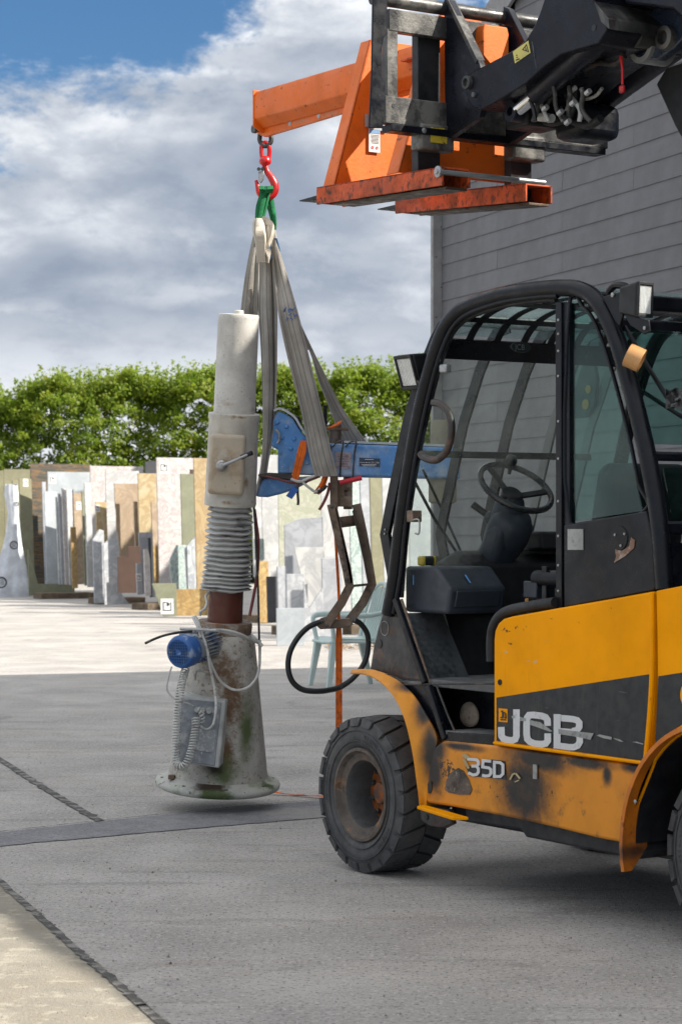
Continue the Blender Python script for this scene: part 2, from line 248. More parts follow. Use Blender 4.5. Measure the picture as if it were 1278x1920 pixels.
# ------------------------------------------------------------------ mesh building
def V3(p): return Vector(p)
class MB:
    def __init__(s): s.v = []; s.f = []; s.uv = {}
    def add(s, vs, fs, uvs=None):
        o = len(s.v); s.v += [Vector(p) for p in vs]
        for i, f in enumerate(fs):
            if uvs: s.uv[len(s.f)] = uvs[i]
            s.f.append([k + o for k in f])
        return s
    def hexa(s, p):      # 8 corners: bottom ring then top ring
        return s.add(p, [(0, 3, 2, 1), (4, 5, 6, 7), (0, 1, 5, 4), (1, 2, 6, 5), (2, 3, 7, 6), (3, 0, 4, 7)])
    def box(s, c, size, ax=None):
        c = Vector(c); ax = ax or (Vector((1, 0, 0)), Vector((0, 1, 0)), Vector((0, 0, 1)))
        h = [Vector(a) * (d / 2) for a, d in zip(ax, size)]
        return s.hexa([c + h[0] * i + h[1] * j + h[2] * k for k in (-1, 1) for i, j in ((-1, -1), (1, -1), (1, 1), (-1, 1))])
    def prism(s, pts, off):
        n = len(pts); off = Vector(off)
        a = [Vector(p) for p in pts]
        fs = [tuple(range(n)), tuple(reversed(range(n, 2 * n)))] + [(i, i + n, (i + 1) % n + n, (i + 1) % n) for i in range(n)]
        return s.add(a + [p + off for p in a], fs)
    def bar(s, p, q, w, t, up=(0, 0, 1)):
        """rectangular bar from p to q, w across, t along 'up'"""
        p, q = Vector(p), Vector(q); d = (q - p).normalized(); up = Vector(up)
        side = d.cross(up).normalized(); u = side.cross(d).normalized()
        return s.hexa([p + side * (i * w / 2) + u * (j * t / 2) for i, j in ((-1, -1), (1, -1), (1, 1), (-1, 1))] +
                      [q + side * (i * w / 2) + u * (j * t / 2) for i, j in ((-1, -1), (1, -1), (1, 1), (-1, 1))])
    def tube(s, pts, r, n=10, closed=False, smooth=0):
        pts = [Vector(p) for p in pts]
        if smooth: pts = spline(pts, smooth, closed)
        m = len(pts); rs = r if isinstance(r, (list, tuple)) else [r] * m
        if len(rs) != m: rs = [np.interp(i / (m - 1), np.linspace(0, 1, len(rs)), rs) for i in range(m)]
        prev = None; rings = []
        for i, p in enumerate(pts):
            if closed: d = pts[(i + 1) % m] - pts[i - 1]
            else: d = pts[min(i + 1, m - 1)] - pts[max(i - 1, 0)]
            if d.length < 1e-9: d = Vector((0, 0, 1))
            d.normalize()
            if prev is None:
                prev = d.orthogonal().normalized()
            u = (prev - d * prev.dot(d))
            if u.length < 1e-6: u = d.orthogonal()
            u.normalize(); w = d.cross(u); prev = u
            rings.append([p + (u * math.cos(2 * math.pi * k / n) + w * math.sin(2 * math.pi * k / n)) * rs[i] for k in range(n)])
        vs = [v for ring in rings for v in ring]; fs = []
        for i in range(m if closed else m - 1):
            j = (i + 1) % m
            fs += [(i * n + k, i * n + (k + 1) % n, j * n + (k + 1) % n, j * n + k) for k in range(n)]
        if not closed: fs += [tuple(reversed(range(n))), tuple(range((m - 1) * n, m * n))]
        return s.add(vs, fs)
    def lathe(s, prof, o, ax, n=32, closed_prof=False, ref=None, caps=True):
        """prof: list of (radius, distance along the axis)"""
        o = Vector(o); ax = Vector(ax).normalized(); u = (Vector(ref) if ref else ax.orthogonal()); u = (u - ax * u.dot(ax)).normalized(); w = ax.cross(u)
        vs = []
        for r, h in prof:
            for k in range(n):
                a = 2 * math.pi * k / n; vs.append(o + ax * h + (u * math.cos(a) + w * math.sin(a)) * r)
        m = len(prof); fs = []
        for i in range(m if closed_prof else m - 1):
            j = (i + 1) % m
            fs += [(i * n + k, i * n + (k + 1) % n, j * n + (k + 1) % n, j * n + k) for k in range(n)]
        if not closed_prof and caps:
            if prof[0][0] > 1e-5: fs.append(tuple(reversed(range(n))))
            if prof[-1][0] > 1e-5: fs.append(tuple(range((m - 1) * n, m * n)))
        return s.add(vs, fs)
    def cyl(s, p, q, r, n=20):
        p, q = Vector(p), Vector(q); return s.lathe([(r, 0), (r, (q - p).length)], p, q - p, n)
    def grid(s, rows, thick=0, nrm=None, uv=True):
        """surface from rows of points; thick along the surface normal makes it a solid sheet"""
        R = len(rows); C_ = len(rows[0]); P = [[Vector(p) for p in r] for r in rows]
        vlen = [0.]
        for i in range(1, R): vlen.append(vlen[-1] + (P[i][C_ // 2] - P[i - 1][C_ // 2]).length)
        def face(off, flip):
            fs = []; uvs = []
            for i in range(R - 1):
                for j in range(C_ - 1):
                    f = [i * C_ + j, i * C_ + j + 1, (i + 1) * C_ + j + 1, (i + 1) * C_ + j]
                    q = [(j / (C_ - 1), vlen[i]), ((j + 1) / (C_ - 1), vlen[i]), ((j + 1) / (C_ - 1), vlen[i + 1]), (j / (C_ - 1), vlen[i + 1])]
                    if flip: f.reverse(); q.reverse()
                    fs.append([k + off for k in f]); uvs.append(q)
            return fs, uvs
        fs, uvs = face(0, False); vs = [p for r in P for p in r]
        if thick:
            nn = []
            for i in range(R):
                for j in range(C_):
                    a = P[min(i + 1, R - 1)][j] - P[max(i - 1, 0)][j]; b = P[i][min(j + 1, C_ - 1)] - P[i][max(j - 1, 0)]
                    k = a.cross(b); nn.append(k.normalized() if k.length > 1e-9 else Vector((0, 0, 1)))
            vs += [p + n_ * thick for p, n_ in zip([p for r in P for p in r], nn)]
            f2, u2 = face(R * C_, True); fs += f2; uvs += u2
            o = R * C_
            def edge(a, b): fs.append([a, a + o, b + o, b]); uvs.append([(0.25, 0)] * 4)
            for j in range(C_ - 1): edge(j + 1, j); edge((R - 1) * C_ + j, (R - 1) * C_ + j + 1)
            for i in range(R - 1): edge(i * C_, (i + 1) * C_); edge((i + 1) * C_ + C_ - 1, i * C_ + C_ - 1)
        return s.add(vs, fs, uvs)
def spline(P, k=6, closed=False):
    out = []; n = len(P)
    for i in range(n if closed else n - 1):
        if closed: p0, p1, p2, p3 = P[i - 1], P[i], P[(i + 1) % n], P[(i + 2) % n]
        else: p0, p1, p2, p3 = P[max(i - 1, 0)], P[i], P[i + 1], P[min(i + 2, n - 1)]
        for j in range(k):
            t = j / k
            out.append(.5 * ((2 * p1) + (p2 - p0) * t + (2 * p0 - 5 * p1 + 4 * p2 - p3) * t * t + (3 * p1 - p0 - 3 * p2 + p3) * t ** 3))
    if not closed: out.append(P[-1])
    return out

class Thing:
    def __init__(s, name, label, cat, loc=(0, 0, 0), rot=None, group=None):
        e = bpy.data.objects.new(name, None); COL.objects.link(e); e.empty_display_size = .1
        s.M = Matrix.Translation(Vector(loc)) @ (rot.to_4x4() if rot else Matrix.Identity(4))
        e.matrix_world = s.M; s.I = s.M.inverted(); s.o = e
        e['label'] = label; e['category'] = cat
        if group: e['group'] = group
    def part(s, name, mb, m, parent=None, bevel=0, smooth=35, label=None, kind=None, seg=2, recalc=True):
        o = mesh_obj(name, mb, m, s.I, bevel, smooth, seg, recalc)
        o.parent = parent or s.o
        if label: o['label'] = label
        if kind: o['kind'] = kind
        return o
def mesh_obj(name, mb, m, I=None, bevel=0, smooth=35, seg=2, recalc=True):
    me = bpy.data.meshes.new(name)
    vs = [(I @ v) if I is not None else v for v in mb.v]
    me.from_pydata([tuple(v) for v in vs], [], [tuple(f) for f in mb.f])
    if mb.uv:
        uvl = me.uv_layers.new(name="UVMap")
        for i, p in enumerate(me.polygons):
            if i in mb.uv:
                for li, q in zip(p.loop_indices, mb.uv[i]): uvl.data[li].uv = q
    if recalc:
        bm = bmesh.new(); bm.from_mesh(me)
        bmesh.ops.recalc_face_normals(bm, faces=bm.faces); bm.to_mesh(me); bm.free()
    me.materials.append(m)
    if smooth:
        me.polygons.foreach_set('use_smooth', [True] * len(me.polygons))
        me.set_sharp_from_angle(angle=math.radians(smooth))
    o = bpy.data.objects.new(name, me); COL.objects.link(o)
    if bevel:
        b = o.modifiers.new("bevel", 'BEVEL'); b.width = bevel; b.segments = seg; b.limit_method = 'ANGLE'; b.angle_limit = math.radians(38); b.harden_normals = False
    return o
def top(name, mb, m, label, cat, base=None, **kw):
    """a thing that is one mesh; origin at its base"""
    group = kw.pop('group', None)
    b = Vector(base) if base is not None else sum(mb.v, Vector()) / len(mb.v)
    I = Matrix.Translation(-b)
    o = mesh_obj(name, mb, m, I, **kw); o.location = b
    o['label'] = label; o['category'] = cat
    if group: o['group'] = group
    return o
def structure(name, mb, m, parent=None, kind='structure', **kw):
    o = mesh_obj(name, mb, m, **kw)
    if parent is None: o['kind'] = kind
    else: o.parent = parent
    return o
def text_mb(body, org, ux, uy, h, off=None, depth=.0012, bold=.0):
    """lettering as thin solid shapes: ux, uy are the world directions along and up"""
    cu = bpy.data.curves.new("lettering", 'FONT'); cu.body = body; cu.size = 1.0; cu.resolution_u = 3; cu.offset = bold
    ob = bpy.data.objects.new("lettering", cu); COL.objects.link(ob)
    dg = bpy.context.evaluated_depsgraph_get(); me = bpy.data.meshes.new_from_object(ob.evaluated_get(dg))
    org, ux, uy = Vector(org), Vector(ux).normalized(), Vector(uy).normalized(); n = ux.cross(uy)
    mb = MB(); mb.add([org + ux * (v.co.x * h) + uy * (v.co.y * h) + n * depth for v in me.vertices], [tuple(p.vertices) for p in me.polygons])
    bpy.data.objects.remove(ob); bpy.data.meshes.remove(me); bpy.data.curves.remove(cu)
    return mb

# ------------------------------------------------------------------ surveying: where things of the yard stand
def P(x, y, Y): return Vector(((x - CX) / F * Y, Y, CAMH - (y - HY) / F * Y))
def Gd(x, y, z=0.): Y = (CAMH - z) * F / (y - HY); return Vector(((x - CX) / F * Y, Y, z))
TA = math.radians(33.17)
TV = Vector((-math.sin(TA), math.cos(TA), 0)); TB = Vector((math.cos(TA), math.sin(TA), 0)); UP = Vector((0, 0, 1))
TO = Vector((.084, 10.0, 0))
def T(a, b, z): return TO + TV * a + TB * b + UP * z          # forklift: a forwards, b away across, z up
def S(x, y, b=0.):                                            # a point of the forklift's side plane at offset b
    u = (x - CX) / F; a = (TO.x + TB.x * b - u * (TO.y + TB.y * b)) / (-TV.x + TV.y * u)
    p = T(a, b, 0); p.z = CAMH - (y - HY) / F * p.y; return p
def Q(x, y, a):                                               # a point of a cross plane of the forklift at a
    u = (x - CX) / F; b = (u * (TO.y + TV.y * a) - TO.x - TV.x * a) / (TB.x - TB.y * u)
    p = T(a, b, 0); p.z = CAMH - (y - HY) / F * p.y; return p
def side(pts, b=0.): return [S(x, y, b) for x, y in pts]
def arc(c, r, a0, a1, n): return [(c[0] + r * math.cos(a0 + (a1 - a0) * i / n), c[1] + r * math.sin(a0 + (a1 - a0) * i / n)) for i in range(n + 1)]
def ribbon(rows, Ys, thick=.006, nx=8, wob=0., seed=0, up=6):
    """webbing: rows of (xleft, xright, y) at depths; smoothed along, rippled across"""
    A = spline([P(r[0], r[2], Y if not isinstance(Y, tuple) else Y[0]) for r, Y in zip(rows, Ys)], up)
    B = spline([P(r[1], r[3] if len(r) > 3 else r[2], Y if not isinstance(Y, tuple) else Y[1]) for r, Y in zip(rows, Ys)], up)
    out = []
    for i, (a, b) in enumerate(zip(A, B)):
        row = []
        for j in range(nx + 1):
            t = j / nx; p = a.lerp(b, t)
            if wob: p = p + Vector((0, wob * (mnoise.noise(Vector((t * 3.1 + seed, i * .06, seed))) * 1.0 + .5 * math.sin(t * 9 + seed)), 0))
            row.append(p)
        out.append(row)
    return MB().grid(out, thick)

# ------------------------------------------------------------------ ground
concrete = mat('yard_concrete', (.46, .44, .42), .82, 0, [((.34, .325, .31), 1.1, .42, .66, .7), ((.20, .19, .185), .8, .60, .70, .6, (2, .6, 1)), ((.22, .205, .19), 2.0, .57, .62, .4, (.35, 2.4, 1)), ((.49, .455, .415), .55, .45, .7, .5, (1, 2.2, 1)), ((.27, .255, .25), 4, .54, .72, .6), ((.30, .25, .215), 2.2, .55, .7, .5, (.6, 1.8, 1)), ((.22, .21, .205), 14, .58, .74, .45), ((.60, .57, .53), 42, .54, .62, .75), ((.12, .11, .10), 60, .54, .62, .8)], (90, 1.0), var=.12, vscale=1.4, rvar=.08)
roughcon = mat('rough_concrete', (.31, .285, .235), .9, 0, [((.24, .21, .165), 3, .42, .62, .7), ((.46, .42, .34), 9, .52, .62, .6), ((.13, .11, .09), 50, .60, .68, .7)], (90, .8), var=.12)
asphalt = mat('asphalt_strip', (.255, .255, .272), .85, 0, [((.17, .17, .185), 2, .4, .7, .7), ((.42, .41, .39), 60, .55, .62, .6), ((.09, .09, .09), 45, .56, .64, .7), ((.38, .365, .34), 1.3, .52, .64, .6)], (150, .9), var=.1)
jointm = mat('joint_filler', (.075, .072, .070), .85, 0, [((.30, .285, .265), 11, .46, .58, .8), ((.04, .06, .025), 9, .58, .7, .6)], (80, 1.0))
def sheet(poly, z): return MB().add([(x, y, z) for x, y in poly], [tuple(range(len(poly)))])
field = mat('field_ground', (.12, .13, .06), .9, 0, [((.08, .10, .04), .3, .4, .6, .7)])
structure('ground', sheet([(-1500, -1500), (1500, -1500), (1500, 1500), (-1500, 1500)], -.03), field, smooth=0)
structure('concrete_yard', sheet([(-60, -25), (45, -25), (45, 57), (-60, 57)], 0), concrete, smooth=0)
def strip(pts, w, z, jag, seed, name, m, n=14):
    """a filled joint: ragged edges, straight run"""
    P_ = spline([Vector(p) for p in pts], n); rows = []
    for i, p in enumerate(P_):
        d = (P_[min(i + 1, len(P_) - 1)] - P_[max(i - 1, 0)]).normalized(); s_ = Vector((d.y, -d.x, 0))
        k = w / 2 * (1 + jag * mnoise.noise(Vector((i * .9, seed, 0)))); k2 = w / 2 * (1 + jag * mnoise.noise(Vector((i * .9, seed + 9, 3))))
        rows.append([p - s_ * k + UP * z, p + s_ * k2 + UP * z])
    return structure(name, MB().grid(rows), m, smooth=0, recalc=True)
j3 = [Gd(-260, 1440), Gd(0, 1656), Gd(82, 1728), Gd(148, 1788), Gd(208, 1837), Gd(263, 1886), Gd(330, 1945), Gd(560, 2180)]
a, b_ = j3[1], j3[6]; dirj = (b_ - a).normalized(); A0 = a - dirj * 3.0; B0 = b_ + dirj * 4
nj = Vector((-abs(dirj.y), -abs(dirj.x), 0)) if True else None
structure('rough_concrete_bay', sheet([(A0.x, A0.y), (B0.x, B0.y), (B0.x - 9, B0.y - 3), (A0.x - 9, A0.y - 3)], .004), roughcon, smooth=0)
strip([Vector((p.x, p.y, 0)) for p in [A0] + j3[1:7] + [B0]], .034, .008, 1.0, 3, 'slab_joint', jointm)
l1 = [Gd(0, 1425), Gd(60, 1464), Gd(125, 1504), Gd(188, 1541)]
d1 = (l1[0] - l1[3]).normalized()
strip([l1[0] + d1 * 9, l1[0] + d1 * 4] + l1, .050, .006, 1.0, 5, 'slab_joint', jointm)
tops = [(-700, 1636), (0, 1562), (190, 1541), (400, 1520), (590, 1502), (1300, 1440)]
bots = [(-700, 1668), (0, 1588), (150, 1574), (300, 1560), (590, 1535), (1300, 1475)]
ta = spline([Gd(*p) for p in tops], 14); ba = spline([Gd(*p) for p in bots], 14); rows = []
for i, (p, q) in enumerate(zip(ta, ba)):
    rows.append([p + Vector((0, .02 * mnoise.noise(Vector((i * .7, 1, 0))), .004)), q + Vector((0, .03 * mnoise.noise(Vector((i * .8, 7, 0))), .004))])
structure('asphalt_patch', MB().grid(rows), asphalt, smooth=0)
strip([p + Vector((0, .01, 0)) for p in [Gd(*q) for q in tops]], .014, .008, 1.8, 8, 'slab_joint', jointm)

# ------------------------------------------------------------------ shed with lapped boards
SC0 = Vector((.913, 20.3, 0)); SD = Vector((.337, -.9415, 0)).normalized(); SE = Vector((.9415, .337, 0)).normalized()
def W(s, e, z): return SC0 + SD * s + SE * e + UP * z
boardm = mat('grey_board', (.140, .140, .152), .62, 0, [((.165, .163, .17), 5, .45, .7, .4, (.25, .25, 5)), ((.22, .215, .21), 30, .68, .74, .4, (.4, .4, 3)), ((.115, .115, .125), 30, .5, .7, .35, (.2, .2, 4))], (50, .15), var=.05, vscale=1.5)
trimm = mat('corner_trim', (.26, .255, .26), .5, 0, [((.11, .11, .11), 4, .5, .7, .4, (1, 1, .3))], (60, .1))
roofm = mat('roof_sheet', (.10, .12, .15), .4, .2, [((.2, .21, .22), 3, .5, .7, .4)], None)
darkwall = mat('wall_core', (.045, .045, .048), .8)
shed = Thing('shed', 'dark grey shed clad in lapped boards with a pale corner strip, behind the forklift', 'shed', SC0)
EH = 5.30; PITCH = .40; RS = 6.0
core = [W(.0, .03, 0), W(.0, .03, EH), W(RS, .03, EH + PITCH * RS), W(12, .03, EH), W(12, .03, 0)]
shed.part('wall', MB().prism(core, SE * 12), darkwall, smooth=0)
shed.part('shade_annex', MB().prism([W(12, .02, 0), W(12, .02, 5.40), W(32, .02, 5.40), W(32, .02, 0)], SE * 9), boardm, smooth=0)  # unseen annex, added so that its flat top shades the foreground
shed.part('shadow_hump', MB().prism([W(13.2, .03, 5.395), W(13.6, .03, 5.45), W(14.3, .03, 5.50), W(14.9, .03, 5.45), W(15.4, .03, 5.395)], SE * .6), trimm, smooth=0)  # unseen hump added on the annex top to bulge its shadow edge
blocker = Thing('shade_block', 'tall grey warehouse added unseen beyond the shed, casting shade on the slab row', 'shade_block', (3.0, 46.2, 0))  # unseen building, added to shade the lower part of the slabs
wd_ = Vector((.5, -.866, 0)); we_ = Vector((.866, .5, 0)); w0_ = Vector((2.75, 46.4, 0))
blocker.part('wall', MB().prism([w0_, w0_ + we_ * 9, w0_ + we_ * 9 + UP * 8.75, w0_ + UP * 8.75], wd_ * 16), boardm, smooth=0)
blocker.part('roof', MB().prism([w0_ + UP * 8.75 - we_ * .1, w0_ + we_ * 9.1 + UP * 8.75, w0_ + we_ * 4.5 + UP * 10.0], wd_ * 16), roofm, smooth=0)
k0 = -23
pl_cache = {}
for k in range(k0, 22):
    zb = 3.854 + .1603 * k
    if zb < .02: continue
    s_min = 0.0 if zb + .16 < EH else (zb + .16 - EH) / PITCH
    cuts = [1.23 + 2.5 * i for i in range(-1, 3)] if k % 2 else [2.51 + 2.5 * i for i in range(-1, 3)]
    cuts = [s_min] + [c for c in cuts if s_min + .1 < c < 6.2] + [6.2]
    for s0, s1 in zip(cuts[:-1], cuts[1:]):
        L = round(s1 - s0, 3)
        if L not in pl_cache:      # board leans out at its foot, a lap over the one below
            mb = MB(); y0, y1 = 0, L - .003
            t0, t1 = -.020, -.011
            mb.hexa([(y0, t0, -.018), (y1, t0, -.018), (y1, t0 + .01, -.018), (y0, t0 + .01, -.018), (y0, t1, .1603), (y1, t1, .1603), (y1, t1 + .01, .1603), (y0, t1 + .01, .1603)])
            o = mesh_obj('board', mb, boardm, smooth=0); pl_cache[L] = o
        else:
            o = pl_cache[L].copy(); COL.objects.link(o)
        o.parent = shed.o
        # local frame of the board: x along the wall, y out of the wall, z up (the shed empty has no rotation)
        R = Matrix((SD, SE, UP)).transposed()
        o.rotation_euler = R.to_euler(); o.location = SD * (s0 + .0015) + UP * zb + SD * rnd.uniform(-.0005, .0005) + SE * rnd.uniform(-.001, .001)
# corner strip, butted against the boards
shed.part('corner_strip', MB().box(W(-.032, -.052, EH / 2), (.06, .096, EH), (SD, SE, UP)), trimm, bevel=.004)
for i in range(18):
    z = .4 + i * .27
    shed.part('screw', MB().cyl(W(-.003, -.02 - .05 * (i % 2), z), W(.003, -.02 - .05 * (i % 2), z), .007, 8), darkgalv)
def roofslab(s0, z0, s1, z1, th, e0=-.05, e1=12.3):
    return MB().prism([W(s0, e0, z0), W(s1, e0, z1), W(s1, e0, z1 + th), W(s0, e0, z0 + th)], SE * (e1 - e0))
shed.part('roof', roofslab(-.15, EH - .06 + .02, RS, EH + PITCH * RS + .02, .12), roofm, smooth=0)
shed.part('roof', roofslab(12.4, EH - .16 + .02, RS + .001, EH + PITCH * RS + .02, .12), roofm, smooth=0)
shed.part('verge_board', MB().prism([W(-.17, -.08, EH - .20), W(RS, -.08, EH + PITCH * RS - .13), W(RS, -.08, EH + PITCH * RS + .15), W(-.17, -.08, EH + .08)], SE * .03), trimm, smooth=0)

# ------------------------------------------------------------------ hedge
def build_hedge():
    rs = np.random.RandomState(5)
    th = Thing('hedge', 'tall bright green hedge with ragged top running behind the stone slabs', 'hedge', (0, 60, 0))
    def htop(x):     # height of the clipped crown along the row
        u = x * F / 60 + CX
        y = np.interp(u, [-600, -200, 0, 100, 200, 300, 400, 520, 650, 750, 900, 1500], [766, 756, 752, 724, 718, 713, 708, 712, 706, 698, 692, 688])
        return CAMH - (y - HY) / F * 60
    N = 520000
    # branch ends (clumps) first, leaves round them
    nc = 11000
    cx = rs.uniform(-15, 9.5, nc); t = rs.uniform(0, 1, nc)
    face = rs.uniform(0, 1, nc)
    ht = np.array([htop(x) for x in cx]) * (1 + .03 * np.sin(cx * 3.1) + .02 * np.sin(cx * 7.7 + 1))
    cz = np.where(face < .72, .5 + (ht - .5) * t, ht - rs.uniform(0, .5, nc))
    lump = .45 * np.sin(cx * 1.7 + cz * .9) + .35 * np.sin(cx * 3.3 - cz * 2.1 + 2) + .25 * np.sin(cz * 4.1 + cx)
    cy = np.where(face < .72, np.where(rs.uniform(0, 1, nc) < .42, .4, -1.2) + lump * .55 + rs.normal(0, .22, nc) + .9 * (np.clip(cz / ht, 0, 1)) ** 5, rs.uniform(-.8, 1.4, nc))
    cr = rs.uniform(.10, .30, nc)
    ci = rs.randint(0, nc, N)
    off = rs.normal(0, 1, (N, 3)); off /= np.linalg.norm(off, axis=1)[:, None] + 1e-9
    off *= (cr[ci] * rs.uniform(.35, 1, N) ** .6)[:, None]
    pos = np.stack([cx[ci], cy[ci], cz[ci]], 1) + off * np.array([1.2, 1, .8])
    # shoots standing up out of the top
    ns = 1100; sx = rs.uniform(-15, 9.5, ns); sh = np.array([htop(x) for x in sx]); sy = rs.uniform(-.9, 1.0, ns); L = rs.uniform(.10, .55, ns); lean = rs.normal(0, .2, (ns, 2))
    per = 15; q = rs.uniform(0, 1, (ns, per))
    sp = np.stack([(sx[:, None] + lean[:, :1] * q * L[:, None] + rs.normal(0, .03, (ns, per))), sy[:, None] + lean[:, 1:] * q * L[:, None], sh[:, None] - .12 + q * (L[:, None] + .1)], 2).reshape(-1, 3)
    pos = np.vstack([pos, sp]); n = len(pos)
    nrm = rs.normal(0, 1, (n, 3)); nrm[:, 2] += .9; nrm[:, 1] -= .6; nrm[:, 0] += .9
    nrm /= np.linalg.norm(nrm, axis=1)[:, None]
    aux = rs.normal(0, 1, (n, 3)); u = np.cross(nrm, aux); u /= np.linalg.norm(u, axis=1)[:, None]; w = np.cross(nrm, u)
    sz = rs.uniform(.028, .066, n)[:, None]
    v = np.stack([pos - u * sz, pos - w * sz * .55 + nrm * sz * .15, pos + u * sz, pos + w * sz * .55 + nrm * sz * .15], 1).reshape(-1, 3)
    me = bpy.data.meshes.new('foliage'); me.vertices.add(len(v)); me.vertices.foreach_set('co', v.astype(np.float32).ravel())
    me.loops.add(n * 4); me.loops.foreach_set('vertex_index', np.arange(n * 4, dtype=np.int32))
    me.polygons.add(n); me.polygons.foreach_set('loop_start', np.arange(0, n * 4, 4, dtype=np.int32)); me.polygons.foreach_set('loop_total', np.full(n, 4, np.int32))
    me.update()
    at = me.attributes.new('leafkind', 'FLOAT', 'POINT')
    clump = rs.uniform(0, 1, nc); lv = np.concatenate([clump[ci] * .6 + rs.uniform(0, .4, N), rs.uniform(.35, .8, n - N)])
    at.data.foreach_set('value', np.repeat(lv, 4).astype(np.float32))
    m = bpy.data.materials.new('leaf'); m.use_nodes = True; t_ = NT(m.node_tree); bs = t_.n['Principled BSDF']
    a_ = t_.new('ShaderNodeAttribute', attribute_name='leafkind')
    cr_ = t_.new('ShaderNodeValToRGB'); e = cr_.color_ramp.elements
    e[0].position = 0; e[0].color = (.085, .15, .016, 1); e[1].position = 1; e[1].color = (.29, .33, .035, 1)
    k = e.new(.55); k.color = (.19, .26, .025, 1); k = e.new(.93); k.color = (.27, .29, .04, 1); k = e.new(.975); k.color = (.26, .13, .03, 1)
    t_.l.new(a_.outputs['Fac'], cr_.inputs[0]); t_.l.new(cr_.outputs[0], bs.inputs['Base Color'])
    bs.inputs['Roughness'].default_value = .5; bs.inputs['Specular IOR Level'].default_value = .4
    tl = t_.new('ShaderNodeBsdfTranslucent'); t_.l.new(t_.vmath('MULTIPLY', cr_.outputs[0], (1.6, 1.7, .8)), tl.inputs[0])
    ms = t_.new('ShaderNodeMixShader'); ms.inputs[0].default_value = .45; out = t_.n['Material Output']
    t_.l.new(bs.outputs[0], ms.inputs[1]); t_.l.new(tl.outputs[0], ms.inputs[2]); t_.l.new(ms.outputs[0], out.inputs[0])
    me.materials.append(m); o = bpy.data.objects.new('foliage', me); COL.objects.link(o); o.parent = th.o; o['kind'] = 'stuff'
    bark = mat('bark', (.07, .055, .04), .9, 0, [((.03, .025, .02), 8, .4, .6, .6)])
    for i in range(30):
        x = -14.5 + i * .82 + rnd.uniform(-.2, .2); h = htop(x) * .85
        mb = MB(); pts = [Vector((x, 60 + rnd.uniform(-.2, .3), -.03))]
        for k_ in range(1, 6): pts.append(pts[0] + Vector((rnd.uniform(-.15, .15) * k_, rnd.uniform(-.1, .1) * k_, h * k_ / 5)))
        mb.tube(pts, [.07, .055, .04, .03, .02, .01], 6)
        for k_ in range(5):
            s_ = pts[1 + k_ % 4]; mb.tube([s_, s_ + Vector((rnd.uniform(-.6, .6), rnd.uniform(-.7, .3), rnd.uniform(.3, .8)))], [.022, .008], 5)
        th.part('stem', mb, bark)
build_hedge()

# ------------------------------------------------------------------ stone slabs
def marble(name, base, vein, vs=2.2, amt=.7, cloud=None, rough=.45, stretch=(1, 1, 1), dist=2.0, lo=.0, hi=.10):
    m = bpy.data.materials.new(name); m.use_nodes = True; t = NT(m.node_tree); bs = t.n['Principled BSDF']
    o = t.new('ShaderNodeTexCoord').outputs['Object']
    info = t.new('ShaderNodeObjectInfo'); o = t.vmath('ADD', o, t.vmath('MULTIPLY', t.comb(info.outputs['Random'], info.outputs['Random'], info.outputs['Random']), (13, 29, 17)))
    v = t.vmath('MULTIPLY', o, stretch)
    n1 = t.math('ABSOLUTE', t.math('SUBTRACT', t.noise(v, vs, 8, .62, dist), .5))
    f = t.math('MULTIPLY', t.ramp(n1, lo, hi, 1, 0), amt)
    c = t.mix(t.ramp(t.noise(v, vs * 1.6, 5), .35, .7), base, cloud or tuple(q * .82 for q in base))
    c = t.mix(f, c, vein); t.put(bs.inputs['Base Color'], c); bs.inputs['Roughness'].default_value = rough
    return m
ST = dict(
 white=marble('white_marble', (.60, .60, .59), (.34, .35, .37), 1.6, .6),
 bluewhite=marble('blue_white_marble', (.46, .50, .53), (.34, .38, .42), 2, .5),
 grey=marble('grey_marble', (.42, .435, .47), (.27, .29, .32), 2.4, .6),
 carrara=marble('veined_grey_marble', (.52, .535, .56), (.27, .29, .32), 3.4, .6, dist=1.2),
 pink=marble('pink_white_marble', (.56, .54, .53), (.36, .29, .32), 3.2, .7, (.50, .47, .44), hi=.06),
 beige=marble('beige_limestone', (.42, .33, .24), (.28, .20, .13), 2, .6),
 olive=marble('olive_limestone', (.27, .26, .17), (.18, .17, .10), 2, .5),
 green=marble('olive_green_stone', (.24, .25, .17), (.17, .18, .12), 3, .4),
 crystal=marble('green_crystal_stone', (.30, .38, .36), (.60, .66, .64), 7, .6, (.24, .32, .31)),
 silver=marble('blue_silver_stone', (.38, .42, .47), (.66, .69, .72), 4, .7, (.28, .32, .38), stretch=(1.5, 1.5, .5)),
 tiger=marble('striped_brown_stone', (.045, .05, .045), (.24, .13, .05), 2.2, .9, (.08, .08, .065), stretch=(.35, .35, 3.6), hi=.05),
 gold=marble('gold_granite', (.42, .27, .10), (.20, .13, .06), 5, .6, (.50, .36, .16)),
 yellow=marble('yellow_onyx', (.46, .37, .21), (.34, .23, .11), 2, .7, (.50, .43, .29)),
 brown=marble('brown_stone', (.095, .055, .042), (.075, .045, .035), 3, .4),
 dark=marble('dark_granite', (.045, .05, .06), (.07, .07, .08), 5, .4),
 sand=marble('sand_onyx', (.40, .30, .16), (.28, .18, .09), 2.5, .6, (.44, .36, .22)),
 lime=marble('pale_green_onyx', (.46, .47, .38), (.33, .35, .25), 4, .7, (.50, .49, .42)),
)
tagw = mat('label_white', (.75, .75, .75), .6); tagk = mat('label_ink', (.02, .02, .025), .6)
woodm = mat('bearer_wood', (.16, .12, .08), .85, 0, [((.07, .05, .035), 12, .45, .6, .7, (.3, 1, 1))])
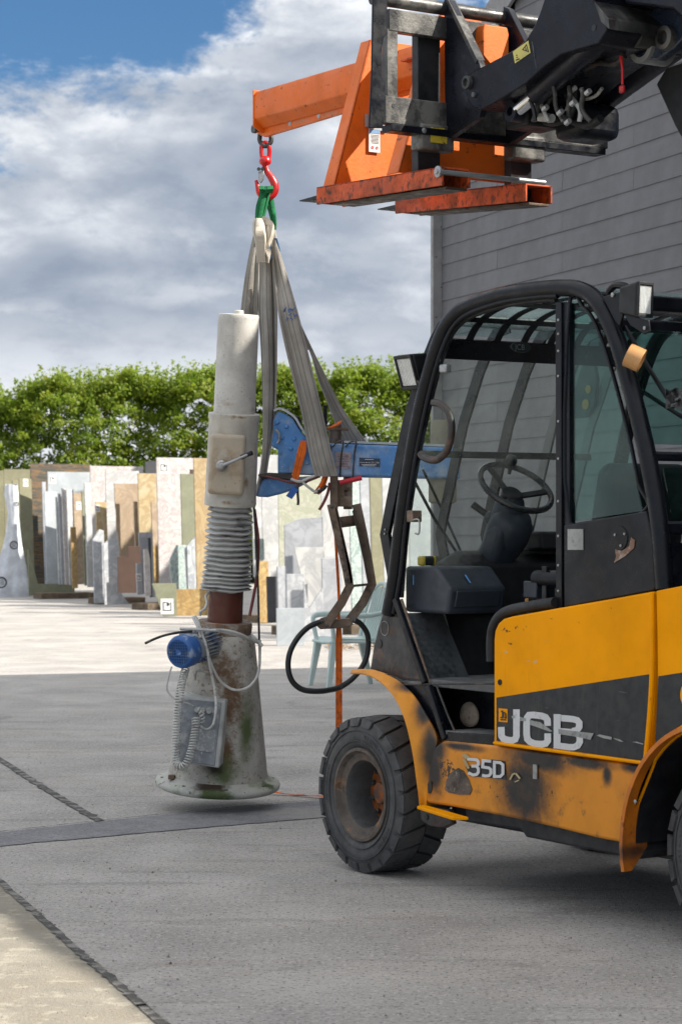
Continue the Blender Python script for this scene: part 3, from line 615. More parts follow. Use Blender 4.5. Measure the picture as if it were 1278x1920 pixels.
def label_plate(th, org, ux, uy, n, w, parent):
    """white label with the square bracket mark and a small tick"""
    ux, uy, n = Vector(ux), Vector(uy), Vector(n); g = n * .004
    pl = th.part('label', MB().box(org + g, (w, w * 1.15, .003), (ux, uy, n)), tagw, parent=parent, smooth=0)
    mb = MB(); q = w * .30; o_ = org + g + n * .0035
    for (a, b_, c, d) in ((-q, -q, .07, 2 * q), (q, -q, .07, 2 * q)): mb.box(o_ + ux * a + uy * 0, (w * c, 2 * q, .002), (ux, uy, n))
    mb.box(o_ - uy * q, (2 * q + w * .07, w * .07, .002), (ux, uy, n + ux * 0))
    mb.box(o_ + uy * q - ux * q * .6, (q * .9, w * .07, .002), (ux, uy, n)); mb.box(o_ + uy * q * .55 + ux * q * .1, (w * .10, q * .95, .002), (ux, uy, n)); mb.box(o_ + uy * q * .55 + ux * q * .42, (w * .12, q * .6, .002), (ux, uy, n))
    th.part('label_mark', mb, tagk, parent=pl if parent is None else parent, smooth=0)
def slab(x0, x1, yt, yb, Y, yaw, m, label, shape=None, th=.025, tag=None, lean=.05, hi_right=None, name='stone_slab'):
    """one slab of stone on edge; x0..x1, yt..yb bound its face as seen, Y the distance of its left foot"""
    a = math.radians(yaw); t = Vector((math.cos(a), math.sin(a), 0)); n = Vector((math.sin(a), -math.cos(a), 0))
    X0 = (x0 - CX) / F * Y; u1 = (x1 - CX) / F; Wd = (u1 * Y - X0) / (math.cos(a) - u1 * math.sin(a))
    base = Vector((X0, Y, max(.0, CAMH - (yb - HY) / F * Y))); H = (yb - yt) / F * Y
    up = (UP - n * lean).normalized()
    thg = Thing(name, label, 'stone slab', base, group='stone slabs stacked on edge along the yard'); thg.o['kind'] = 'thing'
    shape = shape or [(0, 0), (1, 0), (1, 1), (0, 1)]
    pts = [base + t * (s * Wd) + up * (k * H) for s, k in shape]
    pc = thg.part('slab', MB().prism(pts, -n * th), ST[m], smooth=0, bevel=.003, seg=1)
    if tag:
        s, k, w = tag; label_plate(thg, base + t * (s * Wd) + up * (k * H), t, up, n.cross(Vector((0, 0, 0))) + n, w, None)
    return thg
SL = [
 (-60, 12, 881, 1106, 51, 25, 'olive', 'pale olive slab at the far left edge of the row', None),
 (12, 63, 879, 1104, 50.6, 30, 'olive', 'tall pale olive slab behind the white sack', None),
 (31, 43, 900, 1087, 48.5, 55, 'olive', 'narrow olive slab touching the right side of the white sack', None),
 (43, 66, 897, 1088, 48.2, 50, 'olive', 'olive slab with a small blue-white paper, left of the striped brown slab', None),
 (55, 141, 1030, 1117, 46.6, 35, 'green', 'low dark green offcut lying under the striped brown slab', [(0, 0), (1, 0), (1, .25), (.20, .25), (.02, 1), (0, 1)]),
 (64, 176, 868, 1096, 48.8, 42, 'tiger', 'brown and orange striped slab with wavy bands and a rust coloured edge', None),
 (94, 178, 884, 1092, 48.0, 32, 'bluewhite', 'wide pale blue slab with a printed square mark at its top corner', None),
 (86, 93, 903, 1097, 47.6, 50, 'grey', 'grey blue slab edge between the striped and the pale blue slabs', None),
 (89, 113, 921, 1098, 47.0, 45, 'bluewhite', 'pale blue slab with veins standing in front of the wide pale blue one', None),
 (112, 117, 931, 1096, 46.6, 60, 'white', 'thin slab with a tan edge right of the pale blue veined slab', None),
 (117, 124, 925, 1096, 46.5, 60, 'grey', 'thin greyish slab, second from the tan edged one', None),
 (124, 132, 915, 1096, 46.4, 60, 'pink', 'thin pinkish white slab with spray marks', None),
 (132, 145, 917, 1097, 46.2, 55, 'white', 'narrow white slab with a ragged lower edge in front of the brown plank', None),
 (137, 147, 988, 1103, 45.6, 50, 'gold', 'low ochre brown offcut beside the labelled cream slab', None),
 (144, 160, 924, 1096, 45.9, 50, 'beige', 'cream slab with rough top and a printed square mark', None),
 (160, 166, 921, 1098, 45.6, 50, 'green', 'thin dark edged slab right of the labelled cream slab', None),
 (165, 177, 905, 1101, 45.3, 45, 'white', 'narrow bright white slab left of the large cream white one', None),
 (174, 274, 873, 1098, 46.2, 32, 'pink', 'large cream white slab with a faint pink cloud', None),
 (184, 204, 941, 1062, 43.9, 45, 'yellow', 'small yellow slab with a dark left edge over the veined marble offcuts', None),
 (178, 199, 992, 1131, 42.2, 40, 'carrara', 'white marble offcut with grey veins, chamfered top', [(0, 0), (1, 0), (1, .98), (.6, 1), (0, .86)]),
 (197, 243, 1008, 1134, 41.4, 35, 'carrara', 'broad veined white marble offcut left of the brown stepped slab', [(0, 0), (1, 0), (.62, .2), (.62, .95), (.3, 1), (0, .9)]),
 (203, 266, 882, 1104, 44.6, 32, 'white', 'bright white slab behind the beige slab with chipped edges', None),
 (219, 265, 906, 1090, 43.6, 34, 'beige', 'beige pink slab with a chipped left edge above the brown stepped slab', [(.12, 0), (1, 0), (1, 1), (0, 1), (.01, .8), (.05, .7), (.04, .55), (.12, .45), (.16, .3), (.10, .2)]),
 (272, 304, 864, 900, 45.2, 35, 'dark', 'grey speckled slab showing only its top above the yellow slab', [(0, 0), (1, 0), (1, .9), (.5, 1), (.05, .95)]),
 (264, 301, 887, 1096, 43.2, 34, 'yellow', 'tall honey yellow slab left of the large pink veined slab', None),
 (257, 264, 940, 1100, 43.3, 50, 'beige', 'slim beige strip of stone standing left of the yellow slab', None),
 (289, 300, 941, 1095, 42.4, 45, 'beige', 'narrow pinkish beige slab in front of the yellow slab', None),
 (264, 290, 998, 1114, 41.6, 40, 'grey', 'blue grey slab between the brown stepped slab and the mosaic one', None),
 (222, 266, 1024, 1112, 41.0, 24, 'brown', 'dark brown slab with a stepped top', [(0, 0), (1, 0), (1, .62), (.98, 1), (.42, 1), (.42, .77), (0, .77)]),
 (258, 268, 1056, 1115, 40.4, 45, 'grey', 'small grey strip with a white tag right of the brown stepped slab', None),
 (273, 284, 1030, 1117, 40.2, 45, 'pink', 'small cream strip with a cut corner right of the grey strip', [(0, 0), (1, 0), (1, .8), (.7, 1), (0, 1)]),
 (283, 291, 1008, 1120, 40.4, 55, 'dark', 'dark thin slab leaning right of the small cream strip', None),
 (290, 300, 1024, 1110, 41.2, 45, 'gold', 'narrow mosaic patterned brown slab left of the pink veined slab', None),
 (300, 394, 857, 1128, 41.2, 33, 'pink', 'large pink veined slab with a square mark on a white label, tallest of the row', None),
 (344, 376, 888, 1090, 40.0, 35, 'green', 'dark olive green slab in front of the pink veined slab', None),
 (358, 374, 880, 920, 40.4, 40, 'brown', 'dull red slab corner showing above the olive green slab', None),
 (322, 353, 1022, 1136, 38.9, 38, 'crystal', 'green crystalline offcut with a cut corner and pale left edge', [(0.3, 0), (1, 0), (1, 1), (.4, 1), (0, .78), (0, .5)]),
 (349, 386, 994, 1133, 38.5, 30, 'silver', 'blue silver slab with slanted top and white streaks', [(.1, 0), (1, 0), (1, 1), (.75, .97), (0, .75)]),
 (371, 402, 868, 1162, 38.2, 35, 'sand', 'orange beige slab with a red painted edge behind the column machine', None),
 (286, 332, 1094, 1156, 37.2, 22, 'green', 'low olive offcut with a square mark label near the ground', [(.45, 0), (1, 0), (1, 1), (0, 1)]),
 (322, 392, 1108, 1158, 37.6, 20, 'gold', 'low brown offcut on the ground under the green crystalline piece', None),
 (476, 497, 856, 1082, 38.5, 28, 'white', 'tall white slab seen just right of the grey bellows', None),
 (494, 526, 852, 1086, 37.5, 26, 'white', 'tall bright white slab left of the pale green one', None),
 (478, 496, 1010, 1050, 36.6, 35, 'crystal', 'small pale green offcut low behind the cable, left of the gold granite', None),
 (486, 506, 1052, 1168, 34.6, 35, 'gold', 'gold brown granite offcut right of the column machine', None),
 (503, 523, 1081, 1168, 34.2, 40, 'dark', 'small near black slab with a white edge', None),
 (524, 609, 856, 1080, 36.2, 20, 'lime', 'large pale green onyx slab below the blue arm', None),
 (536, 608, 981, 1200, 31.6, 18, 'grey', 'grey marble slab with a chamfered top left corner', [(0, 0), (1, 0), (1, 1), (.4, .985), (0, .93)]),
 (606, 662, 858, 1185, 33.8, 20, 'white', 'tall white slab directly behind the rusty tongs', None),
 (572, 608, 1034, 1100, 31.2, 18, 'grey', 'grey marble offcut just above the triangular white piece', None),
 (553, 608, 1038, 1205, 30.8, 15, 'white', 'pointed triangular white slab hanging between grey marble pieces', [(.72, 0), (1, .30), (1, 1), (0, 1)]),
 (523, 540, 1062, 1190, 30.4, 30, 'grey', 'narrow grey marble slab left of the framed marble piece', None),
 (539, 572, 1078, 1200, 30.1, 20, 'carrara', 'small veined marble slab with a thin white border', None),
 (571, 607, 1100, 1212, 29.6, 18, 'carrara', 'veined marble slab standing right of the low grey square', [(0, 0), (1, 0), (1, .9), (.25, .55), (0, 1)]),
 (606, 642, 1058, 1206, 30.6, 22, 'grey', 'grey marble slab half hidden by the orange strap', None),
 (519, 571, 1144, 1215, 28.4, 14, 'bluewhite', 'low pale grey square slab on the ground left of the plastic chair', None),
 (660, 683, 862, 1150, 32.8, 30, 'crystal', 'green speckled slab between the tongs and the grey blue slab', None),
 (682, 702, 858, 1160, 32.2, 34, 'grey', 'slate blue slab with a thin red edge line', None),
 (700, 724, 866, 1165, 31.6, 32, 'olive', 'grey beige veined slab just left of the cab guard', None),
 (722, 775, 868, 1168, 31.0, 25, 'white', 'white slab glimpsed between the cab guard and the cab pillar', None),
 (770, 818, 860, 1185, 30.0, 18, 'bluewhite', 'pale green white slab seen through the windscreen', None),
 (816, 852, 900, 1190, 29.6, 20, 'beige', 'tan slab seen through the windscreen beside the shed corner', None),
]
TAGS = {94: (.10, .93, .16), 144: (.55, .86, .14), 300: (.14, .93, .20), 286: (.6, .3, .22), 258: (.3, .55, .12), 43: (.5, .96, .14), 184: (.1, .9, .12)}
for r in SL:
    x0, x1, yt, yb, Y, yaw, m, lab, shp = r
    slab(x0, x1, yt, yb, Y, yaw, m, lab, shp, tag=TAGS.get(x0))
# timber bearers under the stacks
for i, (x0, x1, Y) in enumerate(((-40, 60, 49), (70, 170, 46), (176, 262, 43), (262, 330, 40.2), (330, 400, 38.0), (474, 530, 35), (530, 610, 31.2), (610, 720, 31.5), (720, 850, 30.2))):
    p, q = Gd(x0, HY + CAMH * F / Y), Gd(x1, HY + CAMH * F / (Y + .5)); lab = ['under the white sack', 'under the striped brown slab', 'under the large cream white slab', 'under the brown stepped slab', 'under the green crystalline slab', 'right of the column machine', 'under the chamfered grey slab', 'behind the rusty tongs', 'behind the cab guard'][i]
    top('timber_bearer', MB().bar(p + UP * .06, q + UP * .06, .5, .12), woodm, 'dark timber bearer lying on the concrete ' + lab, 'timber', base=(p + q) / 2, bevel=.006, group='bearers under the stone slabs')
# white sack
def sack():
    m = mat('sack_cloth', (.62, .65, .70), .7, 0, [((.40, .43, .50), 4, .45, .65, .5)], (8, .8))
    pr = [(909, 10, 32), (925, 9, 34), (960, 16, 36), (1000, 12, 38), (1035, 2, 42), (1060, -8, 48), (1085, -18, 54), (1100, -24, 58), (1107, -26, 58)]
    rows = []
    for y, x0, x1 in pr:
        c = P((x0 + x1) / 2, y, 47.6); r = (x1 - x0) / 2 / F * 47.6
        rows.append([c + Vector((math.cos(a) * r * (1 + .12 * math.sin(a * 5 + y * .05)), math.sin(a) * r * .8 * (1 + .10 * math.sin(a * 7 + y * .03)), .02 * math.sin(a * 3))) for a in [2 * math.pi * i / 32 for i in range(33)]])
    for r_ in rows[-1]: r_.z = 0
    th = Thing('sack', 'crumpled white woven sack with dark round prints at the left end of the slabs', 'sack', (rows[-1][0].x, 47.6, 0))
    th.part('cloth', MB().grid(rows), m, smooth=60)
    for x, y, r in ((27, 1022, .09), (3, 1092, .12), (31, 945, .05)):
        c = P(x, y, 47.05 if y < 1050 else 46.9); mb = MB()
        mb.lathe([(r, 0), (r, .012), (r * .72, .012), (r * .72, 0)], c, (0, -1, 0), 24, closed_prof=True)
        for k in range(5): mb.bar(c + Vector((-r * .5, -.006, (k - 2) * r * .25)), c + Vector((r * .5, -.006, (k - 2) * r * .25 + .02)), .01, r * .12)
        th.part('print', mb, tagk)
sack()

# ------------------------------------------------------------------ garden chair
def chair():
    th = Thing('garden_chair', 'pale green plastic garden armchair standing empty behind the black hose', 'chair', (.06, 21.4, 0))
    f = Vector((-.94, -.34, 0)).normalized(); l = Vector((-f.y, f.x, 0)); O = Vector((.06, 21.4, 0))
    def C(x, y, z): return O + f * x + l * y + UP * z
    rows = []
    for i in range(9):
        x = .25 - .46 * i / 8; rows.append([C(x, y * (.235 - .02 * i / 8), .455 - .018 * math.cos(y * 2.4) + (.02 if i == 8 else 0) - (.03 if i == 0 else 0) - .02 * i / 8) for y in [j / 5 - 1 for j in range(11)]])
    th.part('seat', MB().grid(rows, .008), chairmat)
    th.part('seat_rim', MB().tube([C(.25, -.235, .43), C(.262, 0, .425), C(.25, .235, .43), C(.0, .235, .43), C(-.21, .21, .42), C(-.21, -.21, .42), C(0, -.235, .43)], .014, 8, True, 4), chairmat)
    for sx, sy in ((1, 1), (1, -1), (-1, 1), (-1, -1)):
        tp = C(.21 * sx, .215 * sy, .45); ft = C(.28 * sx if sx > 0 else -.33, .255 * sy, 0)
        mb = MB(); ax = (f, l)
        t1, t2 = .034, .02
        mb.hexa([ft + f * i * t2 + l * j * t2 for i, j in ((-1, -1), (1, -1), (1, 1), (-1, 1))] + [tp + f * i * t1 + l * j * t1 for i, j in ((-1, -1), (1, -1), (1, 1), (-1, 1))])
        th.part('leg', mb, chairmat, bevel=.006)
    for sy in (1, -1):
        th.part('armrest', MB().tube([C(.22, .245 * sy, .44), C(.245, .275 * sy, .60), C(.22, .285 * sy, .66), C(.10, .285 * sy, .672), C(-.12, .27 * sy, .675), C(-.27, .235 * sy, .70)], [.022, .02, .026, .028, .024, .02], 10, smooth=5), chairmat)
    th.part('back_frame', MB().tube([C(-.20, -.21, .43), C(-.27, -.235, .70), C(-.33, -.21, .88), C(-.355, -.10, .95), C(-.36, 0, .965), C(-.355, .10, .95), C(-.33, .21, .88), C(-.27, .235, .70), C(-.20, .21, .43)], .019, 8, smooth=5), chairmat)
    for k in range(7):
        y = (k - 3) * .058
        th.part('back_slat', MB().tube([C(-.205, y * .8, .44), C(-.275, y, .66), C(-.352, y * 1.05, .94 - abs(k - 3) * .012)], .0115, 6, smooth=4), chairmat)
chair()
# dry leaves blown against the slabs
def litter():
    mb = MB()
    for i in range(420):
        c = Gd(rnd.uniform(610, 740), HY + CAMH * F / rnd.uniform(27.2, 28.6)) + UP * rnd.uniform(.008, .04); a = rnd.uniform(0, 6.28); r = rnd.uniform(.015, .04)
        n = Vector((math.cos(a), math.sin(a), rnd.uniform(-.3, .3))); k = Vector((-math.sin(a), math.cos(a), rnd.uniform(-.3, .3)))
        mb.add([c - n * r, c - k * r * .5, c + n * r, c + k * r * .5], [(0, 1, 2, 3)])
    o = mesh_obj('dry_leaves', mb, mat('dry_leaf', (.30, .19, .09), .8, 0, [((.15, .09, .04), 30, .4, .6, .7)]), smooth=0, recalc=False)
    o['kind'] = 'stuff'; o['label'] = 'brown dry leaves blown against the foot of the slabs behind the chair'; o['category'] = 'leaf litter'
litter()

def grit():
    mb = MB()
    for i in range(700):
        y_ = rnd.uniform(1380, 1925); c = Gd(rnd.uniform(-60, 1300) if rnd.random() < .6 else rnd.gauss(150, 130), y_); r = rnd.uniform(.0015, .0042) * (1.7 if rnd.random() < .08 else 1)
        v = [c + Vector((rnd.uniform(.6, 1.2) * r * a, rnd.uniform(.6, 1.2) * r * b, r * k)) for a, b, k in ((1, 0, 0), (0, 1, 0), (-1, 0, 0), (0, -1, 0), (0, 0, 1.0))]
        v[4].z += .004; v[0].z = v[1].z = v[2].z = v[3].z = .002
        mb.add(v, [(0, 1, 4), (1, 2, 4), (2, 3, 4), (3, 0, 4)])
    o = mesh_obj('grit', mb, mat('grit_stone', (.20, .185, .16), .9, 0, [((.42, .40, .36), 5, .45, .6, .8), ((.05, .05, .05), 9, .55, .65, .8)]), smooth=0, recalc=False)
    o['kind'] = 'stuff'
grit()

# ------------------------------------------------------------------ the forklift
truck = Thing('telescopic_forklift', 'yellow and black telescopic forklift with raised boom, open cab and worn side panels', 'forklift', TO,
              Matrix((TV, -TB, UP)).transposed())
def tl(p): return truck.I @ p          # thing-local
tp_ = truck.part
R_T = .345
def wheel(a, b, R=.345, w=.25, outward=-1, name='wheel', rim=True):
    """solid industrial tyre with two staggered rows of lugs; outward -1 faces the near side"""
    c = T(a, b, R); ax = TB * outward          # axis points out of the truck; b is the outer face
    k = R / .345; I = lambda r, h: (r * k, h)
    prof = [(.205, -.012), (.222, .004), (.262, .010), (.296, .004), (.318, -.010), (.322, -.022), (.322, -w + .022), (.318, -w + .010), (.290, -w), (.215, -w), (.205, -w + .012)]
    mb = MB().lathe([I(*p) for p in prof], c, ax, 72, closed_prof=True)
    for rr, dd in ((.236, .011), (.283, .010)):     # moulded rings on the sidewall
        mb.lathe([I(rr - .002, dd - .004), I(rr - .0015, dd + .0015), I(rr + .0015, dd + .0015), I(rr + .002, dd - .004)], c, ax, 72, closed_prof=True)
    u = UP; wv = ax.cross(u)
    n = 22
    for row in (0, 1):
        for i in range(n):
            a0 = 2 * math.pi * (i + .5 * row) / n; da = 2 * math.pi / n * .83
            def pt(t, h, r, sk): 
                an = a0 + da * t + sk; return c + ax * h + (u * math.cos(an) + wv * math.sin(an)) * r * k
            if row == 0: h0, h1 = .0, -w * .5 + .004; s0, s1 = 0, .14
            else: h0, h1 = -w * .5 - .004, -w; s0, s1 = .14, 0
            ring = []
            for r in (.315, .345):
                g = 0 if r < .33 else 1
                e0 = -.008 if row == 0 and g else 0; e1 = .008 if row == 1 and g else 0
                ring.append([pt(0, h0 + e0, r if not (row == 0 and g) else r - .006, s0), pt(.5, h0 + e0, r if not (row == 0 and g) else r - .006, s0), pt(1, h0 + e0, r if not (row == 0 and g) else r - .006, s0),
                             pt(1, h1 + e1, r if not (row == 1 and g) else r - .006, s1), pt(.5, h1 + e1, r if not (row == 1 and g) else r - .006, s1), pt(0, h1 + e1, r if not (row == 1 and g) else r - .006, s1)])
            vs = ring[0] + ring[1]
            mb.add(vs, [(0, 1, 4, 5), (1, 2, 3, 4), (6, 11, 10, 7), (7, 10, 9, 8)] + [(j, j + 6, (j + 1) % 6 + 6, (j + 1) % 6) for j in range(6)])
            if row == 0:   # shoulder block running down the sidewall
                vs = [pt(0, .0, .345 - .006, 0), pt(1, .0, .345 - .006, 0), pt(.92, .011, .303, 0), pt(.08, .011, .303, 0), pt(0, -.02, .315, 0), pt(1, -.02, .315, 0), pt(.92, .0, .300, 0), pt(.08, .0, .300, 0)]
                mb.add(vs, [(0, 1, 2, 3), (0, 3, 7, 4), (1, 5, 6, 2), (2, 6, 7, 3)])
    ty = tp_('tyre', mb, rubber, bevel=0, smooth=38)
    ty.name = name
    if rim:
        rp = [(.208, -.016), (.205, .004), (.192, .006), (.186, -.004), (.180, -.016), (.150, -.024), (.143, -.04), (.138, -.155), (.10, -.158)]
        r1 = tp_('rim', MB().lathe([I(*p) for p in rp[:6]], c, ax, 56, caps=False), rimrust, parent=None)
        r2 = tp_('rim_well', MB().lathe([I(*p) for p in rp[5:]], c, ax, 56, caps=False), rimmat)
        hb = tp_('hub', MB().lathe([(.139 * k, -.15), (.09, -.148), (.085, -.135), (.055, -.130), (.045, -.10), (.02, -.095), (.0, -.095)], c, ax, 40, caps=False), hubor)
        for o_ in (r1, r2, hb): o_.parent = ty
        for i in range(10):
            an = 2 * math.pi * i / 10; q = c + (u * math.cos(an) + wv * math.sin(an)) * .11 - ax * .15
            o_ = tp_('wheel_nut', MB().lathe([(.012, 0), (.012, .018), (.009, .02), (.006, .03), (0, .03)], q, ax, 6), darkgalv); o_.parent = ty
        for i, (ang, s_) in enumerate(((25, 'MITCO 250-15'), (200, 'SOLID'))):    # raised lettering on the sidewall
            pass
        lt = MB()
        for word, st, rr in (('PREMIUM', 62, .262), ('250-15', 215, .262), ('NON STOP', 300, .262)):
            pass
        for st, ln in ((65, 9), (215, 7), (318, 8)):
            for q in range(ln):
                an = math.radians(st + q * 4.2); d = (u * math.cos(an) + wv * math.sin(an)); tg = ax.cross(d)
                hh = rnd.uniform(.010, .016)
                lt.box(c + d * .262 * k + ax * .0105, (hh, .0045, .0025), (d, tg, ax)); lt.box(c + d * (.262 + rnd.choice((-.005, 0, .005))) * k + tg * .004 + ax * .0105, (.003, .009, .0025), (d, tg, ax))
                if rnd.random() < .6: lt.box(c + d * .262 * k + tg * .008 + ax * .0105, (hh, .003, .0025), (d, tg, ax))
        o_ = tp_('moulded_lettering', lt, rubber, smooth=0); o_.parent = ty
    return ty
wheel(0, 0)
wheel(0, 1.50, outward=1, rim=False)
wheel(-2.30, .05, R=.345)
wheel(-2.30, 1.45, outward=1, rim=False)

# --- worn paint of the sill, spots given on the side plane
def spots(lst, ry=.3):
    out = []
    for x, y, rx, rz in lst:
        p = tl(S(x, y, .02)); sx = (tl(S(x + rx, y, .02)) - tl(S(x - rx, y, .02))).length / 2; out.append((p.x, p.y, p.z, sx, ry, rz / F * S(x, y).y))
    return out
sillm = mat('sill_paint', lin(222, 140, 14), .42, 0, [((.30, .11, .012), 3, .46, .7, .5), ((.10, .06, .03), 9, .58, .68, .5)], (40, .06), var=.1, vscale=3,
   blobs=[((.012, .011, .011), spots([(985, 1480, 80, 120), (1015, 1425, 95, 42), (1100, 1430, 80, 18), (955, 1552, 120, 36), (1100, 1608, 150, 40), (816, 1440, 30, 80), (868, 1400, 58, 12), (822, 1405, 28, 44), (1190, 1440, 36, 16), (1140, 1452, 14, 30)]), .75, .6, 16), ((.03, .018, .012), spots([(985, 1480, 150, 110), (1100, 1432, 120, 26), (1090, 1600, 160, 70), (840, 1440, 60, 90)]), .08, 2.2, 42, .85), ((.010, .009, .009), spots([(1080, 1500, 120, 70), (900, 1420, 60, 30)]), .08, 2.4, 20, 1.2)])
fendm = mat('fender_paint', lin(225, 145, 14), .42, 0, [((.30, .13, .02), 4, .46, .7, .5)], (40, .06), var=.08,
   blobs=[((.016, .014, .013), spots([(812, 1410, 26, 100), (798, 1330, 26, 52), (770, 1288, 36, 16)]), .8, .5, 14)])
reararch = mat('rear_fender_paint', lin(205, 115, 20), .5, 0, [((.20, .07, .02), 4, .46, .7, .6), ((.03, .025, .02), 14, .56, .68, .7)], (50, .2),
   blobs=[((.02, .018, .017), spots([(1262, 1450, 50, 34), (1250, 1540, 34, 70), (1212, 1600, 40, 26)]), .7, .7, 12)])
# rear body and engine cover
def poly_prism(pts, b, th): return MB().prism(side(pts, b), TB * th)
panel = [(925, 1396), (925, 1200), (927, 1182), (933, 1169), (943, 1160), (957, 1156), (1040, 1141), (1150, 1122), (1222, 1109), (1225, 1140), (1226, 1240), (1223, 1330), (1212, 1434)]
coverm = mat('cover_paint', lin(246, 160, 0), .40, 0, [((.40, .17, .012), 3.0, .5, .8, .25), ((.25, .10, .03), 30, .66, .72, .5), ((.66, .50, .26), 70, .66, .70, .5, (.08, 1, 1.6)), ((.20, .09, .02), 12, .60, .76, .25, (3, 3, .22))], (40, .04), var=.07, vscale=2.5, spec=.06,
   blobs=[((.16, .07, .03), spots([(978, 1176, 34, 12), (1040, 1160, 12, 5), (955, 1182, 22, 14), (1152, 1140, 6, 3), (963, 1207, 16, 8)]), .10, 2.6, 45, .80), ((.62, .42, .22), spots([(1005, 1240, 40, 7), (955, 1222, 22, 8), (1032, 1234, 22, 5)]), .10, 2.6, 42, .80)])
ep = tp_('engine_cover', poly_prism(panel, .0, .05), coverm, bevel=.008, seg=3)
inner = [(930, 1308), (1217, 1264), (1214, 1345), (1207, 1427), (930, 1389)]
tp_('cover_decal', poly_prism(inner, -.0025, .0022), decalblack, parent=ep, smooth=0)
# raised lip round the cover
lip = side([(926, 1393), (1209, 1431)], -.006)
tp_('cover_edge', MB().tube([lip[0], lip[1]], .007, 8), yellow, parent=ep)
lip = side([(1209, 1431), (1218, 1330), (1222, 1240), (1221, 1112)], -.004)
tp_('cover_edge', MB().tube(lip, .010, 8, smooth=4), yellow, parent=ep)
tp_('cover_lock', MB().lathe([(.012, -.002), (.012, .004), (.007, .005), (.006, .002), (0, .002)], S(937, 1279, 0), -TB, 20), blackmatt, parent=ep)
# lettering drawn as outlines on the panel
def shape2d(outline, holes=()):      # polygons in photo pixels -> strips between outline and hole
    return outline
def flat(polys, b, name, m, parent, th=.0016):
    mb = MB()
    for p in polys: mb.prism(side(p, b), TB * th)
    return tp_(name, mb, m, parent=parent, smooth=0)
def stroke(path, w, close=False):
    """thick line through pixel points, mitred, as quads"""
    out = []; n = len(path); L = []; R_ = []
    for i, (x, y) in enumerate(path):
        p0 = path[i - 1] if (i or close) else path[i]; p1 = path[(i + 1) % n] if (i < n - 1 or close) else path[i]
        dx0, dy0 = x - p0[0], y - p0[1]; dx1, dy1 = p1[0] - x, p1[1] - y
        l0 = math.hypot(dx0, dy0) or 1; l1 = math.hypot(dx1, dy1) or 1
        if l0 == 1 and not (dx0 or dy0): dx0, dy0, l0 = dx1, dy1, l1
        if l1 == 1 and not (dx1 or dy1): dx1, dy1, l1 = dx0, dy0, l0
        n0 = (-dy0 / l0, dx0 / l0); n1 = (-dy1 / l1, dx1 / l1); mx, my = n0[0] + n1[0], n0[1] + n1[1]; q = 2 / max(.5, mx * mx + my * my)
        L.append((x + mx * q * w / 2, y + my * q * w / 2)); R_.append((x - mx * q * w / 2, y - my * q * w / 2))
    rng = range(n if close else n - 1)
    return [[L[i], L[(i + 1) % n], R_[(i + 1) % n], R_[i]] for i in rng]
def rr_path(x0, y0, x1, y1, r, sh=0, n=4, corners='all'):
    pts = []
    for (cx, cy, a0) in ((x1 - r, y0 + r, -90), (x1 - r, y1 - r, 0), (x0 + r, y1 - r, 90), (x0 + r, y0 + r, 180)):
        for i in range(n + 1): a = math.radians(a0 + 90 * i / n); pts.append((cx + r * math.cos(a), cy + r * math.sin(a)))
    return [(x, y + sh * (x - x0)) for x, y in pts]
sh = .115
J = stroke([(967.5, 1330), (967.5, 1380), (965, 1386), (959, 1388.5), (951, 1387.5), (943, 1385), (939.5, 1380), (939, 1363)], 12.5)
Cc = stroke([(1026, 1361), (1025.5, 1350), (1022, 1345), (1015, 1342.5), (1000, 1340.5), (991, 1341), (987.5, 1346), (986.5, 1356), (986.5, 1377), (988, 1386), (993, 1391), (1002, 1394.5), (1015, 1395.5), (1022, 1394), (1026, 1389), (1026, 1375)], 12.5)
Bt = stroke([(1037.5, 1345), (1074, 1348.5), (1081, 1350.5), (1085, 1355), (1085, 1363), (1081, 1369), (1072, 1371)], 12)
Bm = stroke([(1043, 1370.5), (1078, 1373.5)], 12); B2 = stroke([(1072, 1371), (1081, 1375), (1086, 1381), (1086, 1391), (1082, 1398), (1075, 1401), (1066, 1401), (1037.5, 1397)], 12)
Bs = stroke([(1043.5, 1339), (1043.5, 1403.5)], 13)
def letters(lst, name, b, m, parent):
    for nm, polys in lst:
        mb = MB(); 
        for i, p in enumerate(polys): mb.add([q for q in side(p, b - .00012 * i)], [(0, 1, 2, 3)])
        tp_(nm, mb, m, parent=parent, smooth=0, recalc=False)
letters([('letter_j', J), ('letter_c', Cc), ('letter_b', Bt + Bm + B2 + Bs)], '', -.0042, whitepaint, ep)
# square maker's badge: yellow, with three little black initials on slanted bars
flat([[(934, 1328), (950.5, 1329.5), (950.5, 1354.5), (934, 1353)]], -.0046, 'badge', yellow, ep)
flat(stroke([(938, 1334), (941, 1333), (941, 1346), (937, 1345)], 2) + stroke([(946, 1336), (943, 1336), (942.5, 1344), (945, 1345)], 2) + stroke([(947, 1337), (948, 1346), (946.5, 1347), (946.5, 1337)], 1.6) + stroke([(937, 1349), (948, 1350)], 2.4), -.0068, 'badge_mark', decalblack, ep, th=.0008)
# torn clear film across the letters
for _film in ([[(958, 1343), (963, 1341), (964, 1346), (959, 1347)], [(974, 1344), (985, 1347), (985, 1352), (974, 1352)], [(992, 1350), (1012, 1354), (1035, 1371), (1030, 1372), (1008, 1364), (993, 1359)], [(1046, 1367), (1086, 1372), (1112, 1375), (1106, 1387), (1088, 1383), (1046, 1376)],
      [(1117, 1379), (1123, 1377), (1146, 1382), (1145, 1387), (1130, 1384)], [(1148, 1384), (1160, 1386), (1168, 1391), (1160, 1390)], [(1184, 1391), (1193, 1390.5), (1206, 1395), (1204, 1396)]]): flat([_film], -.0062, 'torn_film', decalsilver, ep, th=.0006)
